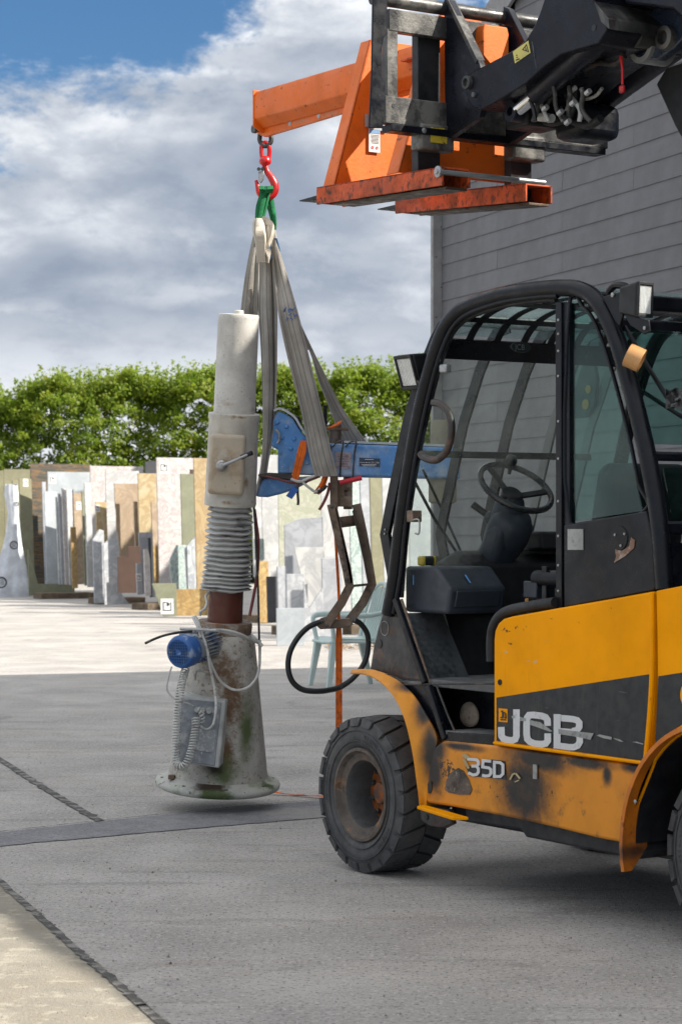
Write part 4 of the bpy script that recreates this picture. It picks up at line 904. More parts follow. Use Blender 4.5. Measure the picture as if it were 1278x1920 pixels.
# body behind the cover, with its own wheel arch (built in side-plane metres: a, z)
def ab(p): q = tl(p); return q.x, q.z
rear = [ab(S(1229, 1108)), ab(S(1275, 1099)), (-2.75, 1.36), (-2.95, 1.20), (-2.98, .55), (-2.90, .42), (-2.78, .42)]
arcp = [(-2.30 + .475 * math.cos(t), .345 + .475 * math.sin(t)) for t in np.linspace(math.radians(172), math.radians(20), 20)]
rear += arcp + [ab(S(1224, 1425)), ab(S(1232, 1330)), ab(S(1231, 1200))]
tp_('body_panel', MB().prism([T(a, .0, z) for a, z in rear], TB * .015), yellow, bevel=.006)
tp_('body_core', MB().prism([T(-2.0, .09, .70), T(-2.0, .09, 1.28), T(-2.9, .09, 1.28), T(-2.9, .09, .82), T(-2.75, .09, .82)], TB * 1.3), blackmatt)
dec = [ab(S(1234, 1268)), ab(S(1278, 1261)), (-2.45, 1.03), (-2.7, .93)] + [(-2.30 + .505 * math.cos(t), .345 + .505 * math.sin(t)) for t in np.linspace(math.radians(125), math.radians(33), 14)] + [ab(S(1228, 1400))]
tp_('decal', MB().prism([T(a, -.0025, z) for a, z in dec], TB * .002), decalblack, smooth=0)
tp_('decal_letter', MB().lathe([(.05, 0), (.05, .0012), (.032, .0012), (.032, 0)], S(1292, 1304, -.0028), -TB, 28, closed_prof=True), yellow, smooth=0)
# rear wheel arch: strip with a rolled lip
th0, th1 = math.radians(66), math.radians(207)
rows = []
for t in np.linspace(math.radians(-12), math.radians(150), 34):
    r = .478
    kw_ = min(1.0, .35 + (t + math.radians(12)) / math.radians(14)); rows.append([T(-2.30 + r * math.cos(t), -.055 + b * kw_, .345 + r * math.sin(t)) for b in (0, .035, .095, .13)])
tp_('fender', MB().grid(rows, .006), reararch)
rows = [[T(-2.30 + .472 * math.cos(t), b, .345 + .472 * math.sin(t)) for b in (.018, .2, .32)] for t in np.linspace(math.radians(0), math.radians(160), 24)]
tp_('wheel_liner', MB().grid(rows, .006), blackmatt)
rows = [[T(-2.30 + r * math.cos(t), -.055, .345 + r * math.sin(t)) for r in (.478, .467)] for t in np.linspace(math.radians(-12), math.radians(150), 34)]
tp_('fender_lip', MB().grid(rows, .006), reararch)
False and tp_('fender_flap', MB().prism(side([(1188, 1560), (1186, 1592), (1192, 1612), (1203, 1624), (1214, 1621), (1216, 1600), (1216, 1550)], -.03), TB * .01), reararch, bevel=.004)
tp_('fender_bolt', MB().lathe([(.008, 0), (.008, .004), (0, .006)], S(1191, 1503, -.058), -TB, 10), bolt)
# sill
sill = [(831, 1388), (925, 1397), (1210, 1436), (1200, 1462), (1190, 1500), (1185, 1560), (1187, 1584), (1120, 1572), (1040, 1552), (960, 1534), (880, 1519), (842, 1512), (800, 1506), (792, 1490), (800, 1440), (812, 1400)]
si = tp_('sill', poly_prism(sill, .012, .06), sillm, bevel=.012, seg=3)
tp_('chassis', MB().prism(side([(870, 1500), (1190, 1560), (1205, 1600), (1195, 1612), (985, 1570), (975, 1556), (900, 1545), (872, 1541)], .05), TB * 1.3), blackmatt, bevel=.01)
tp_('chassis_rail', MB().prism([T(-.3, .28, .25), T(-.3, .28, .62), T(-2.6, .28, .62), T(-2.6, .28, .25)], TB * .9), blackmatt)
tp_('axle', MB().cyl(T(0, .2, .345), T(0, 1.35, .345), .09, 16), blackmatt)
tp_('axle', MB().cyl(T(-2.3, .2, .345), T(-2.3, 1.3, .345), .08, 16), blackmatt)
# fender bracket plates at the tyre
tp_('fender_bracket', MB().prism(side([(786, 1508), (840, 1518), (846, 1545), (830, 1553), (803, 1549), (788, 1538)], .03), TB * .03), bulk, bevel=.006)
tp_('bracket_hole', MB().lathe([(.012, 0), (.012, .003), (0, .003)], S(799, 1532, .0285), -TB, 14), decalblack)
# step ledge under the fender
st = side([(789, 1499), (875, 1509), (898, 1509), (880, 1517), (873, 1518), (790, 1507)], -.03)
tp_('ledge', MB().prism([T(-.49, -.04, .335), T(-.49, .0, .338), T(-.80, .0, .320), T(-.76, -.05, .318)], UP * .014), yellow, bevel=.003)
# worn triangle patch and slot on the sill
tp_('worn_patch', MB().prism(side([(833, 1480), (836, 1463), (845, 1448), (858, 1440), (868, 1446), (878, 1462), (884, 1480), (880, 1490), (860, 1490), (840, 1486)], .0085), TB * .003), rustpatch, parent=si)
flat([arc((804.5, 1476), 1, 0, 6.28, 1)[:0] or [(801, 1470), (804, 1464), (808, 1466), (809, 1480), (806, 1488), (802, 1487)]], .0085, 'slot', decalblack, si)
# model number, partly worn off
d35 = [('digit_3', stroke([(875, 1423), (893, 1424.5), (896, 1428), (896, 1433), (893, 1436.5), (883, 1436.5)], 5.5) + stroke([(893, 1437), (896, 1441), (896, 1448), (893, 1452), (886, 1453), (877, 1449)], 5.5)),
       ('digit_5', stroke([(920, 1427.5), (905, 1426), (904, 1438), (916, 1440), (919.5, 1443), (919.5, 1450), (916, 1454.5), (909, 1455), (903, 1453.5)], 5.5)),
       ('letter_d', stroke([(926, 1429), (937, 1430), (942, 1434), (942, 1451), (937, 1456), (926, 1456)], 5.5, close=True))]
flat([[(899, 1436), (920, 1424), (946, 1427), (949, 1462), (880, 1455), (872, 1437)]], .0098, 'number_plate_film', decalblack, si, th=.0008)
letters(d35, '', .0062, whitepaint, si)
letters([('scratch_mark', [[(864, 1416), (872, 1413), (880, 1419), (872, 1424)], [(866, 1424), (872, 1424), (880, 1440), (876, 1442)]]), ('number_mark', stroke([(955, 1462), (960, 1452), (965, 1450)], 3) + stroke([(966, 1450), (974, 1460)], 3.5) + stroke([(972, 1463), (964, 1466)], 2))], '', .0062, mat('old_cream', (.45, .36, .2), .6), si)
letters([('small_label', [[(998, 1433), (1006, 1434), (1006, 1461), (998, 1460)]])], '', .0062, decalsilver, si)
# front fender: side skin and curved strip over the tyre
inn = [(657, 1264), (672, 1264), (692, 1268), (712, 1279), (732, 1299), (748, 1323), (760, 1352), (770, 1390), (777, 1430), (782, 1475), (786, 1512)]
out_ = [(660, 1258), (680, 1256), (703, 1257), (727, 1266), (752, 1280), (778, 1306), (800, 1340), (820, 1382), (815, 1410), (806, 1450), (800, 1508)]
I_ = spline([Vector((*p, 0)) for p in inn], 4); O_ = spline([Vector((*p, 0)) for p in out_], 4)
rows = [[S(p.x + (q.x - p.x) * t, p.y + (q.y - p.y) * t, -.012 + .030 * math.sin(t * 1.5)) for t in (0, .3, .6, 1)] for p, q in zip(I_, O_)]
tp_('fender', MB().grid(rows, .006), fendm)
rows = [[S(p.x, p.y, -.012) + TB * t for t in (0, .12, .29)] for p in I_]
tp_('fender_arch', MB().grid(rows, .006), fendm)
tp_('mud_guard', MB().prism([T(-.36, .30, .40), T(-.36, .30, .74), T(-.20, .30, .80), T(-.10, .30, .60)], TB * .02), orange)
# front bulkhead side, black body round the step
bl = tp_('bulkhead_plate', poly_prism([(742, 1144), (717, 1150), (709, 1176), (700, 1212), (692, 1262), (703, 1257), (727, 1264), (755, 1278), (798, 1281), (768, 1200)], .05, .03), bulk, bevel=.005)
tp_('plate_hole', MB().lathe([(.021, 0), (.021, .003), (0, .003)], S(711, 1207, .0495), -TB, 18), decalblack, parent=bl)
tp_('plate_ring', MB().lathe([(.032, 0), (.032, .002), (.030, .002), (.030, 0)], S(721, 1178, .0495), -TB, 24, closed_prof=True), bolt, parent=bl)
tp_('body_side', poly_prism([(724, 1283), (804, 1283), (846, 1390), (826, 1388), (812, 1362), (786, 1322), (758, 1296), (728, 1284)], .035, .03), black, bevel=.004)
tp_('seam_trim', MB().tube(side([(724, 1284), (800, 1283), (925, 1282)], .028), .004, 6), bulk)
jt = side([(741, 1122), (770, 1200), (797, 1281)], .035)
tp_('jamb_strip', MB().bar(jt[0], jt[2], .03, .024, -TB), black, bevel=.004)
jt = side([(803, 1286), (835, 1386)], .02)
tp_('jamb_strip', MB().bar(jt[0], jt[1], .028, .024, -TB), black, bevel=.004)
jt = side([(752, 1124), (806, 1281)], .05)
tp_('door_seal', MB().tube(jt, .007, 8), rustiron)
jt = side([(818, 1286), (841, 1346), (858, 1384)], .028)
tp_('step_edge', MB().tube(jt, .0045, 8), bulk)
# step well
def quadz(a0, a1, b0, b1, z): return [T(a0, b0, z), T(a1, b0, z), T(a1, b1, z), T(a0, b1, z)]
zS = S(870, 1372, .05).z; zF = S(860, 1279, .05).z
tp_('step_well', MB().prism(side([(815, 1290), (925, 1290), (925, 1388), (835, 1385)], .20), TB * .02), black)
tp_('step_tread', MB().prism([T(-.60, .02, zS - .03), T(-1.02, .02, zS - .03), T(-1.02, .21, zS - .03), T(-.60, .21, zS - .03)], UP * .03), floorm, bevel=.006)
tp_('step_riser', MB().prism(side([(838, 1372), (925, 1378), (925, 1398), (832, 1390)], .018), TB * .02), black, bevel=.004)
q = S(880, 1343, .19)
rk = MB(); rk.lathe([(.062, .0), (.060, .006), (.045, .014), (.02, .018), (0, .019)], q, -TB, 22)
for v in rk.v:
    d = v - q; v += UP * (d.z * -.25 if d.z < 0 else 0) + TV * (d.dot(TV) * .05)
tp_('worn_foot_patch', rk, foam)
# cab floor, kick plate
tp_('cab_floor', MB().prism([T(-.05, .05, zF - .03), T(-1.6, .05, zF - .03), T(-1.6, 1.2, zF - .03), T(-.05, 1.2, zF - .03)], UP * .03), floorm, bevel=.004)
ka0 = tl(S(765, 1148, .07)).x; ka1 = tl(S(800, 1272, .07)).x
kp = MB().prism([T(ka0, .07, 1.15), T(ka0, .25, 1.15), T(ka1, .29, zF), T(ka1, .07, zF)], TV * .01)
kpo = tp_('kick_plate', kp, checker)
du = (T(ka1, .07, zF) - T(ka0, .07, 1.15)).normalized(); nn = TB.cross(du).normalized()
if nn.dot(TV) > 0: nn = -nn
mbk = MB()
for i in range(12):
    for j in range(7):
        c = T(ka0, .085 + j * .0235, 1.15) + du * (.02 + i * .026) + nn * .002
        for s_ in (-1, 0, 1):
            dd = (du + TB * (1 if (i + j) % 2 else -1)).normalized(); pp = (du - TB * (1 if (i + j) % 2 else -1)).normalized()
            mbk.box(c + pp * s_ * .006, (.020, .0035, .003), (dd, pp, nn))
tp_('tread_pattern', mbk, checker, parent=kpo, kind='stuff', smooth=0)
tp_('kick_board', MB().prism([T(ka1 + .06, .30, zF), T(ka1 + .06, 1.2, zF), T(ka0 + .02, 1.2, 1.20), T(ka0 + .02, .26, 1.20)], TV * .02), blackmatt)
tp_('cab_side_wall', MB().prism([T(-.25, 1.2, zF), T(-1.9, 1.2, zF), T(-1.9, 1.2, 1.18), T(-.25, 1.2, 1.18)], TB * .02), blackmatt)
tp_('pedal', MB().prism([T(-.22, .50, 1.0), T(-.22, .68, 1.0), T(-.42, .68, .985), T(-.42, .50, .985)], UP * .012), checker, bevel=.004)
tp_('pedal_arm', MB().bar(T(-.25, .59, 1.0), T(-.02, .59, .93), .02, .015), blackmatt)
tp_('steering_stay', MB().bar(T(-.28, .40, zF), T(-.12, .42, 1.22), .035, .02), blackmatt)
lv = S(775, 1176, .12)
tp_('lever', MB().tube([lv - UP * .10 + TV * -.01, lv], .006, 8), bulk)
tp_('lever_knob', MB().lathe([(0, -.03), (.012, -.028), (.016, -.015), (.016, .02), (.010, .032), (0, .034)], lv, (TV * -1 + UP * .1), 14), redhook)
# --- cab frame
loopL = [(729, 1152), (741, 1080), (752, 985), (766, 890), (786, 780), (808, 690), (828, 630), (848, 597), (880, 573), (940, 553), (1000, 544), (1050, 540), (1085, 543), (1112, 558), (1136, 592), (1158, 645), (1180, 720), (1203, 810), (1222, 900), (1236, 990), (1245, 1104)]
bL = .045
cfL = side(loopL, bL); cf = tp_('cab_frame', MB().tube(cfL, .034, 14, smooth=6), black, smooth=60)
cfR = [p + TB * 1.16 for p in cfL]
tp_('cab_frame', MB().tube(cfR, .034, 14, smooth=6), black, smooth=60)
tp_('cab_base_rail', MB().bar(T(-1.0, .06, 1.13), T(-2.0, .06, 1.13), .04, .10), blackmatt)
# door opening seals and inner pillar
inl = [(752, 1120), (762, 1000), (778, 890), (798, 790), (820, 700), (838, 645), (858, 612), (890, 590), (950, 572), (1010, 563), (1042, 562)]
tp_('door_seal', MB().tube(side(inl, .06), .011, 8, smooth=5), blackmatt, smooth=60)
inl2 = [(738, 1150), (751, 1080), (760, 990), (774, 890), (794, 785), (816, 695), (835, 640), (855, 606), (886, 584), (945, 565), (1005, 556), (1045, 554)]
tp_('weather_strip', MB().tube(side(inl2, .035), .012, 8, smooth=5), black, smooth=60)
po = side([(1043, 566), (1043, 1140)], .045)
post = tp_('door_post', MB().prism([S(1040, 566, .04), S(1051, 566, .04), S(1052, 1141, .04), S(1041, 1143, .04)], TB * .05), black, bevel=.003)
for y in (600, 626, 658, 705, 790, 860, 940, 1005, 1060, 1108):
    tp_('rivet', MB().lathe([(.006, 0), (.005, .003), (0, .004)], S(1046, y, .0395), -TB, 8), bolt, parent=post)
tp_('quarter_post', MB().prism([S(1054, 566, .05), S(1066, 568, .05), S(1067, 990, .05), S(1055, 992, .05)], TB * .03), black, bevel=.003)
gl_green = glass('green_glass', (.60, .80, .76), .03, .012, (.25, .36, .34), .02)
gl_clear = glass('clear_glass', (.93, .96, .94), .10, .03, (.60, .62, .56))
qg = [(1067, 572), (1090, 577), (1108, 600), (1130, 655), (1152, 730), (1175, 820), (1192, 905), (1203, 958), (1068, 978)]
tp_('quarter_glass', MB().prism(side(qg, .062), TB * .005), gl_green, smooth=0)
tp_('glass_rim', MB().tube(side([(1067, 571), (1092, 576), (1112, 600), (1134, 655), (1156, 730), (1179, 820), (1196, 905), (1207, 958), (1068, 980)], .05), .008, 8, closed=True, smooth=4), black)
# lower black door panel
dp = tp_('door_panel', poly_prism([(1056, 984), (1210, 958), (1222, 1010), (1228, 1100), (1225, 1108), (1056, 1139)], .03, .03), black, bevel=.006)
tp_('sticker', MB().prism(side([(1063, 992), (1092, 992), (1092, 1031), (1063, 1031)], .0265), TB * .003), decalsilver, parent=dp)
tp_('lock_plate', MB().lathe([(.048, 0), (.046, .004), (0, .005)], S(1161, 1009, .03), -TB, 28), black, parent=dp)
for dx, dy in ((-9, -6), (9, -8), (2, 14)):
    tp_('lock_screw', MB().lathe([(.006, 0), (.005, .003), (0, .004)], S(1161 + dx, 1009 + dy, .0245), -TB, 8), bolt, parent=dp)
tp_('scuff', MB().prism(side([(1182, 1008), (1189, 1013), (1187, 1028), (1170, 1043), (1150, 1055), (1154, 1044), (1152, 1030), (1165, 1033), (1178, 1024)], .0265), TB * .003), mat('scuff_brown', (.22, .12, .08), .7, 0, [((.4, .34, .3), 30, .5, .6, .7)]), parent=dp)
# roof with a slotted guard: cross members and slats between the two side frames
def onframe(i, off=0): return cfL[i] + TB * off
def zroof(a):
    pts = [(tl(p).x, tl(p).z) for p in cfL[6:14]]; pts.sort(); return float(np.interp(a, [p[0] for p in pts], [p[1] for p in pts]))
aF = tl(cfL[7]).x; aR = tl(cfL[13]).x
def xbar(a, w, t, name, dz=-.02, m=black):
    tp_(name, MB().box(T(a, .045 + .58, zroof(a) + dz), (w, 1.16, t), (TV, TB, UP)), m, bevel=.006)
fpath = spline(cfL, 6)
def fseg(i0, i1): return fpath[int(round(i0 * 6)):int(round(i1 * 6)) + 1]
def sheetbar(i0, i1, b0, b1, name, th=.012):
    tp_(name, MB().grid([[p + TB * (b0 + (b1 - b0) * t) - UP * .012 for t in (0, .5, 1)] for p in fseg(i0, i1)], th), black, bevel=.002)
for i0, i1, nm in ((5.34, 6.0, 'windscreen_header'), (7.0, 7.34, 'roof_crossbar'), (8.34, 8.67, 'roof_crossbar'), (10, 10.34, 'roof_crossbar'), (12, 12.67, 'roof_crossbar')): sheetbar(i0, i1, .03, 1.13, nm)
for k in range(1, 8):
    b = .045 + k * 1.16 / 8
    for (a0, a1) in ((6.0, 7.0), (7.34, 8.34), (8.67, 10), (10.34, 12)):
        sheetbar(a0, a1, b - .045 - .018, b - .045 + .018, 'roof_slat', .008)
tp_('roof_glass', MB().grid([[p + TB * b + UP * .006 for b in (.03, .58, 1.13)] for p in fseg(6, 13)], .005), glass('roof_glass', (.85, .95, .95), .2, .10, (.5, .6, .62)), smooth=60)
bd = Q(975, 651, aF - .05 - .01)
bm_ = MB().lathe([(.055, 0), (.052, .006), (0, .008)], bd, -TV, 28)
for v in bm_.v: v.z = bd.z + (v.z - bd.z) * .42
vb = tp_('maker_badge', bm_, decalblack)
tp_('badge_mark', text_mb('JCB', bd - TV * .0085 - TB * .036 - UP * .012, TB, UP, .034, depth=.001), bolt, smooth=0)
# rear crossmembers and rear screen, following the rear frame
rp = cfL[13:]
tp_('header_bar', MB().bar(cfL[13] + UP * -.01, cfL[13] + TB * 1.16 + UP * -.01, .08, .06), black, bevel=.01)
tp_('shelf_bar', MB().bar(cfL[14] + UP * -.03, cfL[14] + TB * 1.16 + UP * -.03, .03, .05), black, bevel=.01)
rs1 = spline(rp, 4); iw = min(range(len(rs1)), key=lambda i: abs(rs1[i].z - 1.85)); 
gz = lambda z: min(rs1, key=lambda p: abs(p.z - z))
pg0, pg1 = gz(2.26), gz(1.80)
tp_('window', MB().grid([[p + TB * t for t in (.04, .58, 1.12)] for p in rs1 if 1.80 <= p.z <= 2.29], .005), gl_green, smooth=60)
tp_('window_rail', MB().bar(pg1, pg1 + TB * 1.16, .05, .035), black, bevel=.01)
pg2, pg3 = gz(1.76), gz(1.50)
tp_('window', MB().grid([[p + TB * t for t in (.06, .58, 1.12)] for p in rs1 if 1.48 <= p.z <= 1.77], .005), gl_green, smooth=60)
tp_('window_rail', MB().bar(pg3, pg3 + TB * 1.16, .05, .05), black, bevel=.01)
tp_('cab_back_wall', MB().grid([[p + TB * t for t in (.02, .58, 1.14)] for p in rs1 if p.z <= 1.50], .03), black)
# wiper arm and hose behind the rear screen
q0 = S(1196, 732, .08); tp_('gas_strut', MB().tube([S(1196, 729, .10), S(1250, 764, .20), S(1278, 782, .26)], .008, 8), blackmatt)
tp_('window_stay', MB().tube([S(1170, 612, .09), S(1215, 690, .12), S(1262, 765, .16)], .009, 8), black)
# windscreen between the two front frame posts
fs = spline(cfL[:8], 5)
tp_('windscreen', MB().grid([[p + TB * t for t in (.035, .58, 1.12)] for p in fseg(.6, 5.5)], .005), gl_clear, smooth=60)
# guard bars ahead of the screen
gpath = [(738, 1108), (719, 1002), (733, 930), (762, 790), (792, 690), (812, 640), (826, 614), (846, 604)]
gb = [p for p in side(gpath, .10)]
for i, off in enumerate((0, .30, .55, .80, 1.02)):
    pts = [p + TB * off for p in gb]
    w = .048 if i < 3 else .04
    mb = MB()
    L_, R_2 = [], []
    for j, p in enumerate(pts):
        d = (pts[min(j + 1, len(pts) - 1)] - pts[max(j - 1, 0)]).normalized(); s_ = d.cross(TB).normalized()
        L_.append(p + s_ * w / 2 * 1.35); R_2.append(p - s_ * w / 2 * 1.35)
    rows = [[a, b] for a, b in zip(L_, R_2)]
    g_ = tp_('guard_bar', MB().grid(rows, .012 if i else .02), black if i in (0, 1, 2) else mat('guard_grey', (.13, .135, .14), .45, .2, [((.3, .3, .3), 9, .5, .7, .4)]), bevel=.002)
    if i == 0:
        for x, y in ((722, 993), (721, 1001), (748, 802), (800, 678)):
            tp_('guard_bolt', MB().lathe([(.005, 0), (.005, .003), (0, .004)], S(x, y, .098), -TB, 8), bolt, parent=g_)
tp_('guard_rail', MB().bar(gb[3] - UP * .14 - TV * .0, gb[3] - UP * .14 + TB * 1.02, .03, .03), black, bevel=.004)
tp_('guard_cap', MB().bar(gb[-1], gb[-1] + TB * 1.02, .05, .03), black, bevel=.004)
tp_('wiper_arm', MB().tube([S(778, 905, .2), S(815, 975, .3), S(858, 1040, .45)], .007, 8), black)
tp_('wiper_arm', MB().tube([S(792, 880, .3), S(830, 960, .42), S(868, 1045, .55)], .006, 8), black)
tp_('wiper_motor', MB().box(S(862, 1052, .5), (.12, .2, .05), (TV, TB, UP)), blackmatt, bevel=.01)
# grab handle
tp_('grab_handle', MB().tube(side([(812, 755), (826, 758), (840, 774), (846, 800), (842, 832), (832, 852), (815, 863), (795, 858), (788, 850)], .02), .016, 12, smooth=5), mat('worn_grip', (.035, .028, .026), .4, 0, [((.14, .08, .06), 9, .5, .6, .6)], (100, .2)), smooth=60)
tp_('door_latch', MB().box(S(776, 968, .05), (.045, .05, .05), (TV, TB, UP)), rustiron, bevel=.004)
tp_('latch_loop', MB().tube(side([(774, 975), (785, 975), (785, 1000), (778, 1000)], .03), .004, 8, smooth=3), bolt)
tp_('door_catch', MB().box(S(834, 691, .04), (.05, .03, .035), (TV, TB, UP)), galv, bevel=.006)
# --- work lamps
def lamp(c, ax, up, w, h, d, name):
    ax = Vector(ax).normalized(); s_ = ax.cross(Vector(up)).normalized(); u_ = s_.cross(ax)
    mb = MB(); 
    f_ = [c + s_ * i * w / 2 + u_ * j * h / 2 for i, j in ((-1, -1), (1, -1), (1, 1), (-1, 1))]
    k_ = [c - ax * d + s_ * i * w * .36 + u_ * j * h * .36 for i, j in ((-1, -1), (1, -1), (1, 1), (-1, 1))]
    mb.hexa([k_[0], k_[1], f_[1], f_[0], k_[3], k_[2], f_[2], f_[3]])
    o = tp_(name, mb, blackmatt, bevel=.010, seg=3)
    tp_('lens', MB().box(c + ax * .002, (w * .80, h * .78, .006), (s_, u_, ax)), lampglass, parent=o, bevel=.004)
    b_ = MB()
    for i in range(9): b_.box(c + ax * .0055 + s_ * w * .8 * ((i + .5) / 9 - .5), (w * .02, h * .76, .003), (s_, u_, ax))
    tp_('lens_flute', b_, lampglass, parent=o, smooth=0)
    bz = MB()
    for i, j, sx, sy in ((0, 1, w * .96, h * .09), (0, -1, w * .96, h * .09), (1, 0, w * .08, h * .9), (-1, 0, w * .08, h * .9)):
        bz.box(c + ax * .006 + s_ * i * w * .44 + u_ * j * h * .445, (sx, sy, .012), (s_, u_, ax))
    tp_('lamp_bezel', bz, blackmatt, parent=o, bevel=.002)
    return o
lc = S(769, 697, .05) ; lamp(lc + TV * .02, Vector((-.74, -.50, -.28)) , (0, 0, 1), .13, .155, .10, 'work_lamp')
tp_('lamp_bracket', MB().bar(S(795, 700, .09), S(815, 672, .09), .03, .02), black)
lc2 = S(1206, 562, .05); lamp(lc2, -TV * .80 - TB * .28 + UP * -.05 + Vector((.50, 0, 0)), (0, 0, 1), .085, .135, .10, 'work_lamp')
tp_('lamp_bracket', MB().prism(side([(1128, 556), (1160, 548), (1166, 590), (1160, 612), (1150, 600)], .03), TB * .012), black, bevel=.003)
tp_('lamp_bracket', MB().tube(side([(1140, 548), (1152, 535), (1172, 537), (1180, 545)], .05), .014, 8, smooth=3), black)
tp_('lamp_bracket', MB().prism(side([(1168, 588), (1214, 600), (1216, 622), (1206, 627), (1180, 610)], .02), TB * .010), black, bevel=.003)
tp_('bracket_bolt', MB().lathe([(.009, 0), (.009, .004), (0, .008)], S(1148, 553, .028), -TB, 12), bolt)
tp_('bracket_bolt', MB().lathe([(.007, 0), (.007, .004), (0, .006)], S(1208, 615, .018), -TB, 12), bolt)
# --- controls
cw = S(966, 914, .60); wx = (TB * 1.0 + Vector((0, 0, -.12))).normalized()
ax = Vector((.33, -.52, .78)).normalized()
swo = tp_('steering_wheel', MB().lathe([(.168 + .014 * math.cos(t), .014 * math.sin(t)) for t in np.linspace(0, 2 * math.pi, 13)[:-1]], cw, ax, 56, closed_prof=True), mat('wheel_rubber', (.020, .021, .024), .3, 0, [(DUST, 9, .55, .75, .25)], coat=.3), smooth=80)
tp_('steering_hub', MB().lathe([(0, .012), (.04, .01), (.05, 0), (.048, -.03), (.03, -.05), (0, -.05)], cw - ax * .035, ax, 28), blackmatt, parent=swo)
for an in (95, 215, 335):
    u_ = ax.orthogonal().normalized(); w_ = ax.cross(u_); d_ = u_ * math.cos(math.radians(an)) + w_ * math.sin(math.radians(an))
    tp_('spoke', MB().bar(cw - ax * .045 + d_ * .03, cw - ax * .002 + d_ * .165, .032, .012, ax), blackmatt, parent=swo, bevel=.003)
kb = S(957, 866, .60)
tp_('spinner_knob', MB().lathe([(0, .034), (.016, .030), (.026, .016), (.028, 0), (.022, -.018), (.010, -.03), (.008, -.055), (0, -.055)], kb, UP * .9 - TV * .2, 24), blackmatt, parent=swo, smooth=80)
cb = S(955, 960, .60); ct = cw - ax * .06
tp_('steering_column', MB().tube([cb + TV * .02 - UP * .06, ct], [.085, .06], 20, smooth=5), interior, smooth=70)
tp_('column_cover', MB().prism(side([(908, 990), (925, 978), (938, 992), (928, 1040), (905, 1085), (898, 1156), (815, 1156), (832, 1110), (872, 1062), (895, 1020)], .50), TB * .14), interior, bevel=.05, seg=5)
tp_('column_shroud', MB().lathe([(0, .07), (.07, .06), (.095, .02), (.10, -.05), (.09, -.12), (0, -.12)], S(958, 985, .60), ax, 24), interior, smooth=70)
ll = S(905, 966, .56)
tp_('direction_lever', MB().tube([S(925, 975, .58), S(886, 946, .52)], [.014, .016], 14), blackmatt)
tp_('lever_boot', MB().lathe([(.036, 0), (.032, .02), (.02, .034), (0, .036)], S(922, 973, .57), (S(886, 946, .52) - S(925, 975, .58)), 18), interior)
# side console with a blue chalk 1 on two faces
cz0 = S(770, 1148, .10).z; cz1 = S(775, 1062, .10).z
a0, a1 = tl(S(763, 1100, .10)).x, tl(S(812, 1100, .10)).x
cpts = [T(a0 + .02, .10, cz0), T(a1 - .10, .10, cz0), T(a1 - .12, .10, cz1 - .09), T(a1 - .02, .10, cz1), T(a0 + .02, .10, cz1)]
con = tp_('console', MB().prism(cpts, TB * .30), interior, bevel=.016, seg=3)
tp_('console_lid', MB().prism([T(a1 - .126, .13, cz1 - .10), T(a1 - .106, .13, cz0 + .03), T(a1 - .106, .36, cz0 + .03), T(a1 - .126, .36, cz1 - .10)], -TV * .008), interior, parent=con, bevel=.003)
bluech = mat('blue_marker', (.12, .36, .75), .5)
p1 = S(776, 1098, .10 - .001)
tp_('digit_1', text_mb('1', S(771, 1096, .098), -TV, UP, .06, depth=.001, bold=.01), bluech, parent=con, smooth=0)
sl_u = (T(a1 - .02, .1, cz1) - T(a1 - .12, .1, cz1 - .09)).normalized()
tp_('digit_1', text_mb('1', T(a1 - .10, .20, cz1 - .07) + (-TV * .66 + UP * .75) * .004, TB, sl_u, .07, depth=.002, bold=.01), bluech, parent=con, smooth=0)
tp_('dashboard', MB().prism([T(-.02, .38, 1.12), T(-.02, .38, 1.36), T(-.18, .38, 1.42), T(-.30, .38, 1.36), T(-.30, .38, 1.14)], TB * .80), blackmatt, bevel=.02, seg=3)
tp_('dash_cowl', MB().prism([T(-.05, .75, 1.40), T(-.05, .75, 1.50), T(-.32, .75, 1.50), T(-.34, .75, 1.42)], TB * .42), blackmatt, bevel=.012)
# seat
tp_('seat_cushion', MB().box(T(-.84, .62, 1.20), (.46, .46, .12), (TV, TB, UP)), black, bevel=.05, seg=4)
tp_('seat_back', MB().box(T(-1.12, .62, 1.48), (.12, .46, .62), ((TV * .97 + UP * .22).normalized(), TB, (UP * .97 - TV * .22).normalized())), blackmatt, bevel=.07, seg=5)
tp_('seat_base', MB().box(T(-.86, .62, 1.02), (.40, .40, .26), (TV, TB, UP)), blackmatt, bevel=.01)
ar = S(1020, 1085, .30)
tp_('armrest', MB().tube([ar + TV * -.25, ar + TV * .05], .035, 14), black, smooth=70)
tp_('armrest_lever', MB().tube([S(985, 1107, .30), S(1002, 1108, .30)], [.004, .008], 8), mat('amber_plastic', (.6, .3, .08), .4))
tp_('armrest_box', MB().box(S(1010, 1105, .32), (.09, .10, .07), (TV, TB, UP)), interior, bevel=.006)
tp_('amber_cap', MB().cyl(S(984, 1130, .30), S(990, 1130, .31), .018, 14), mat('amber_plastic', (.6, .3, .08), .4))
tp_('buckle', MB().box(S(1022, 1098, .29), (.03, .02, .16), (TV, TB, UP)), blackmatt, bevel=.004)
tp_('cover_seal', MB().tube(side([(921, 1240), (921, 1195), (926, 1172), (938, 1154), (958, 1144), (1000, 1136), (1040, 1130)], .03), .022, 12, smooth=4), blackmatt, smooth=70)
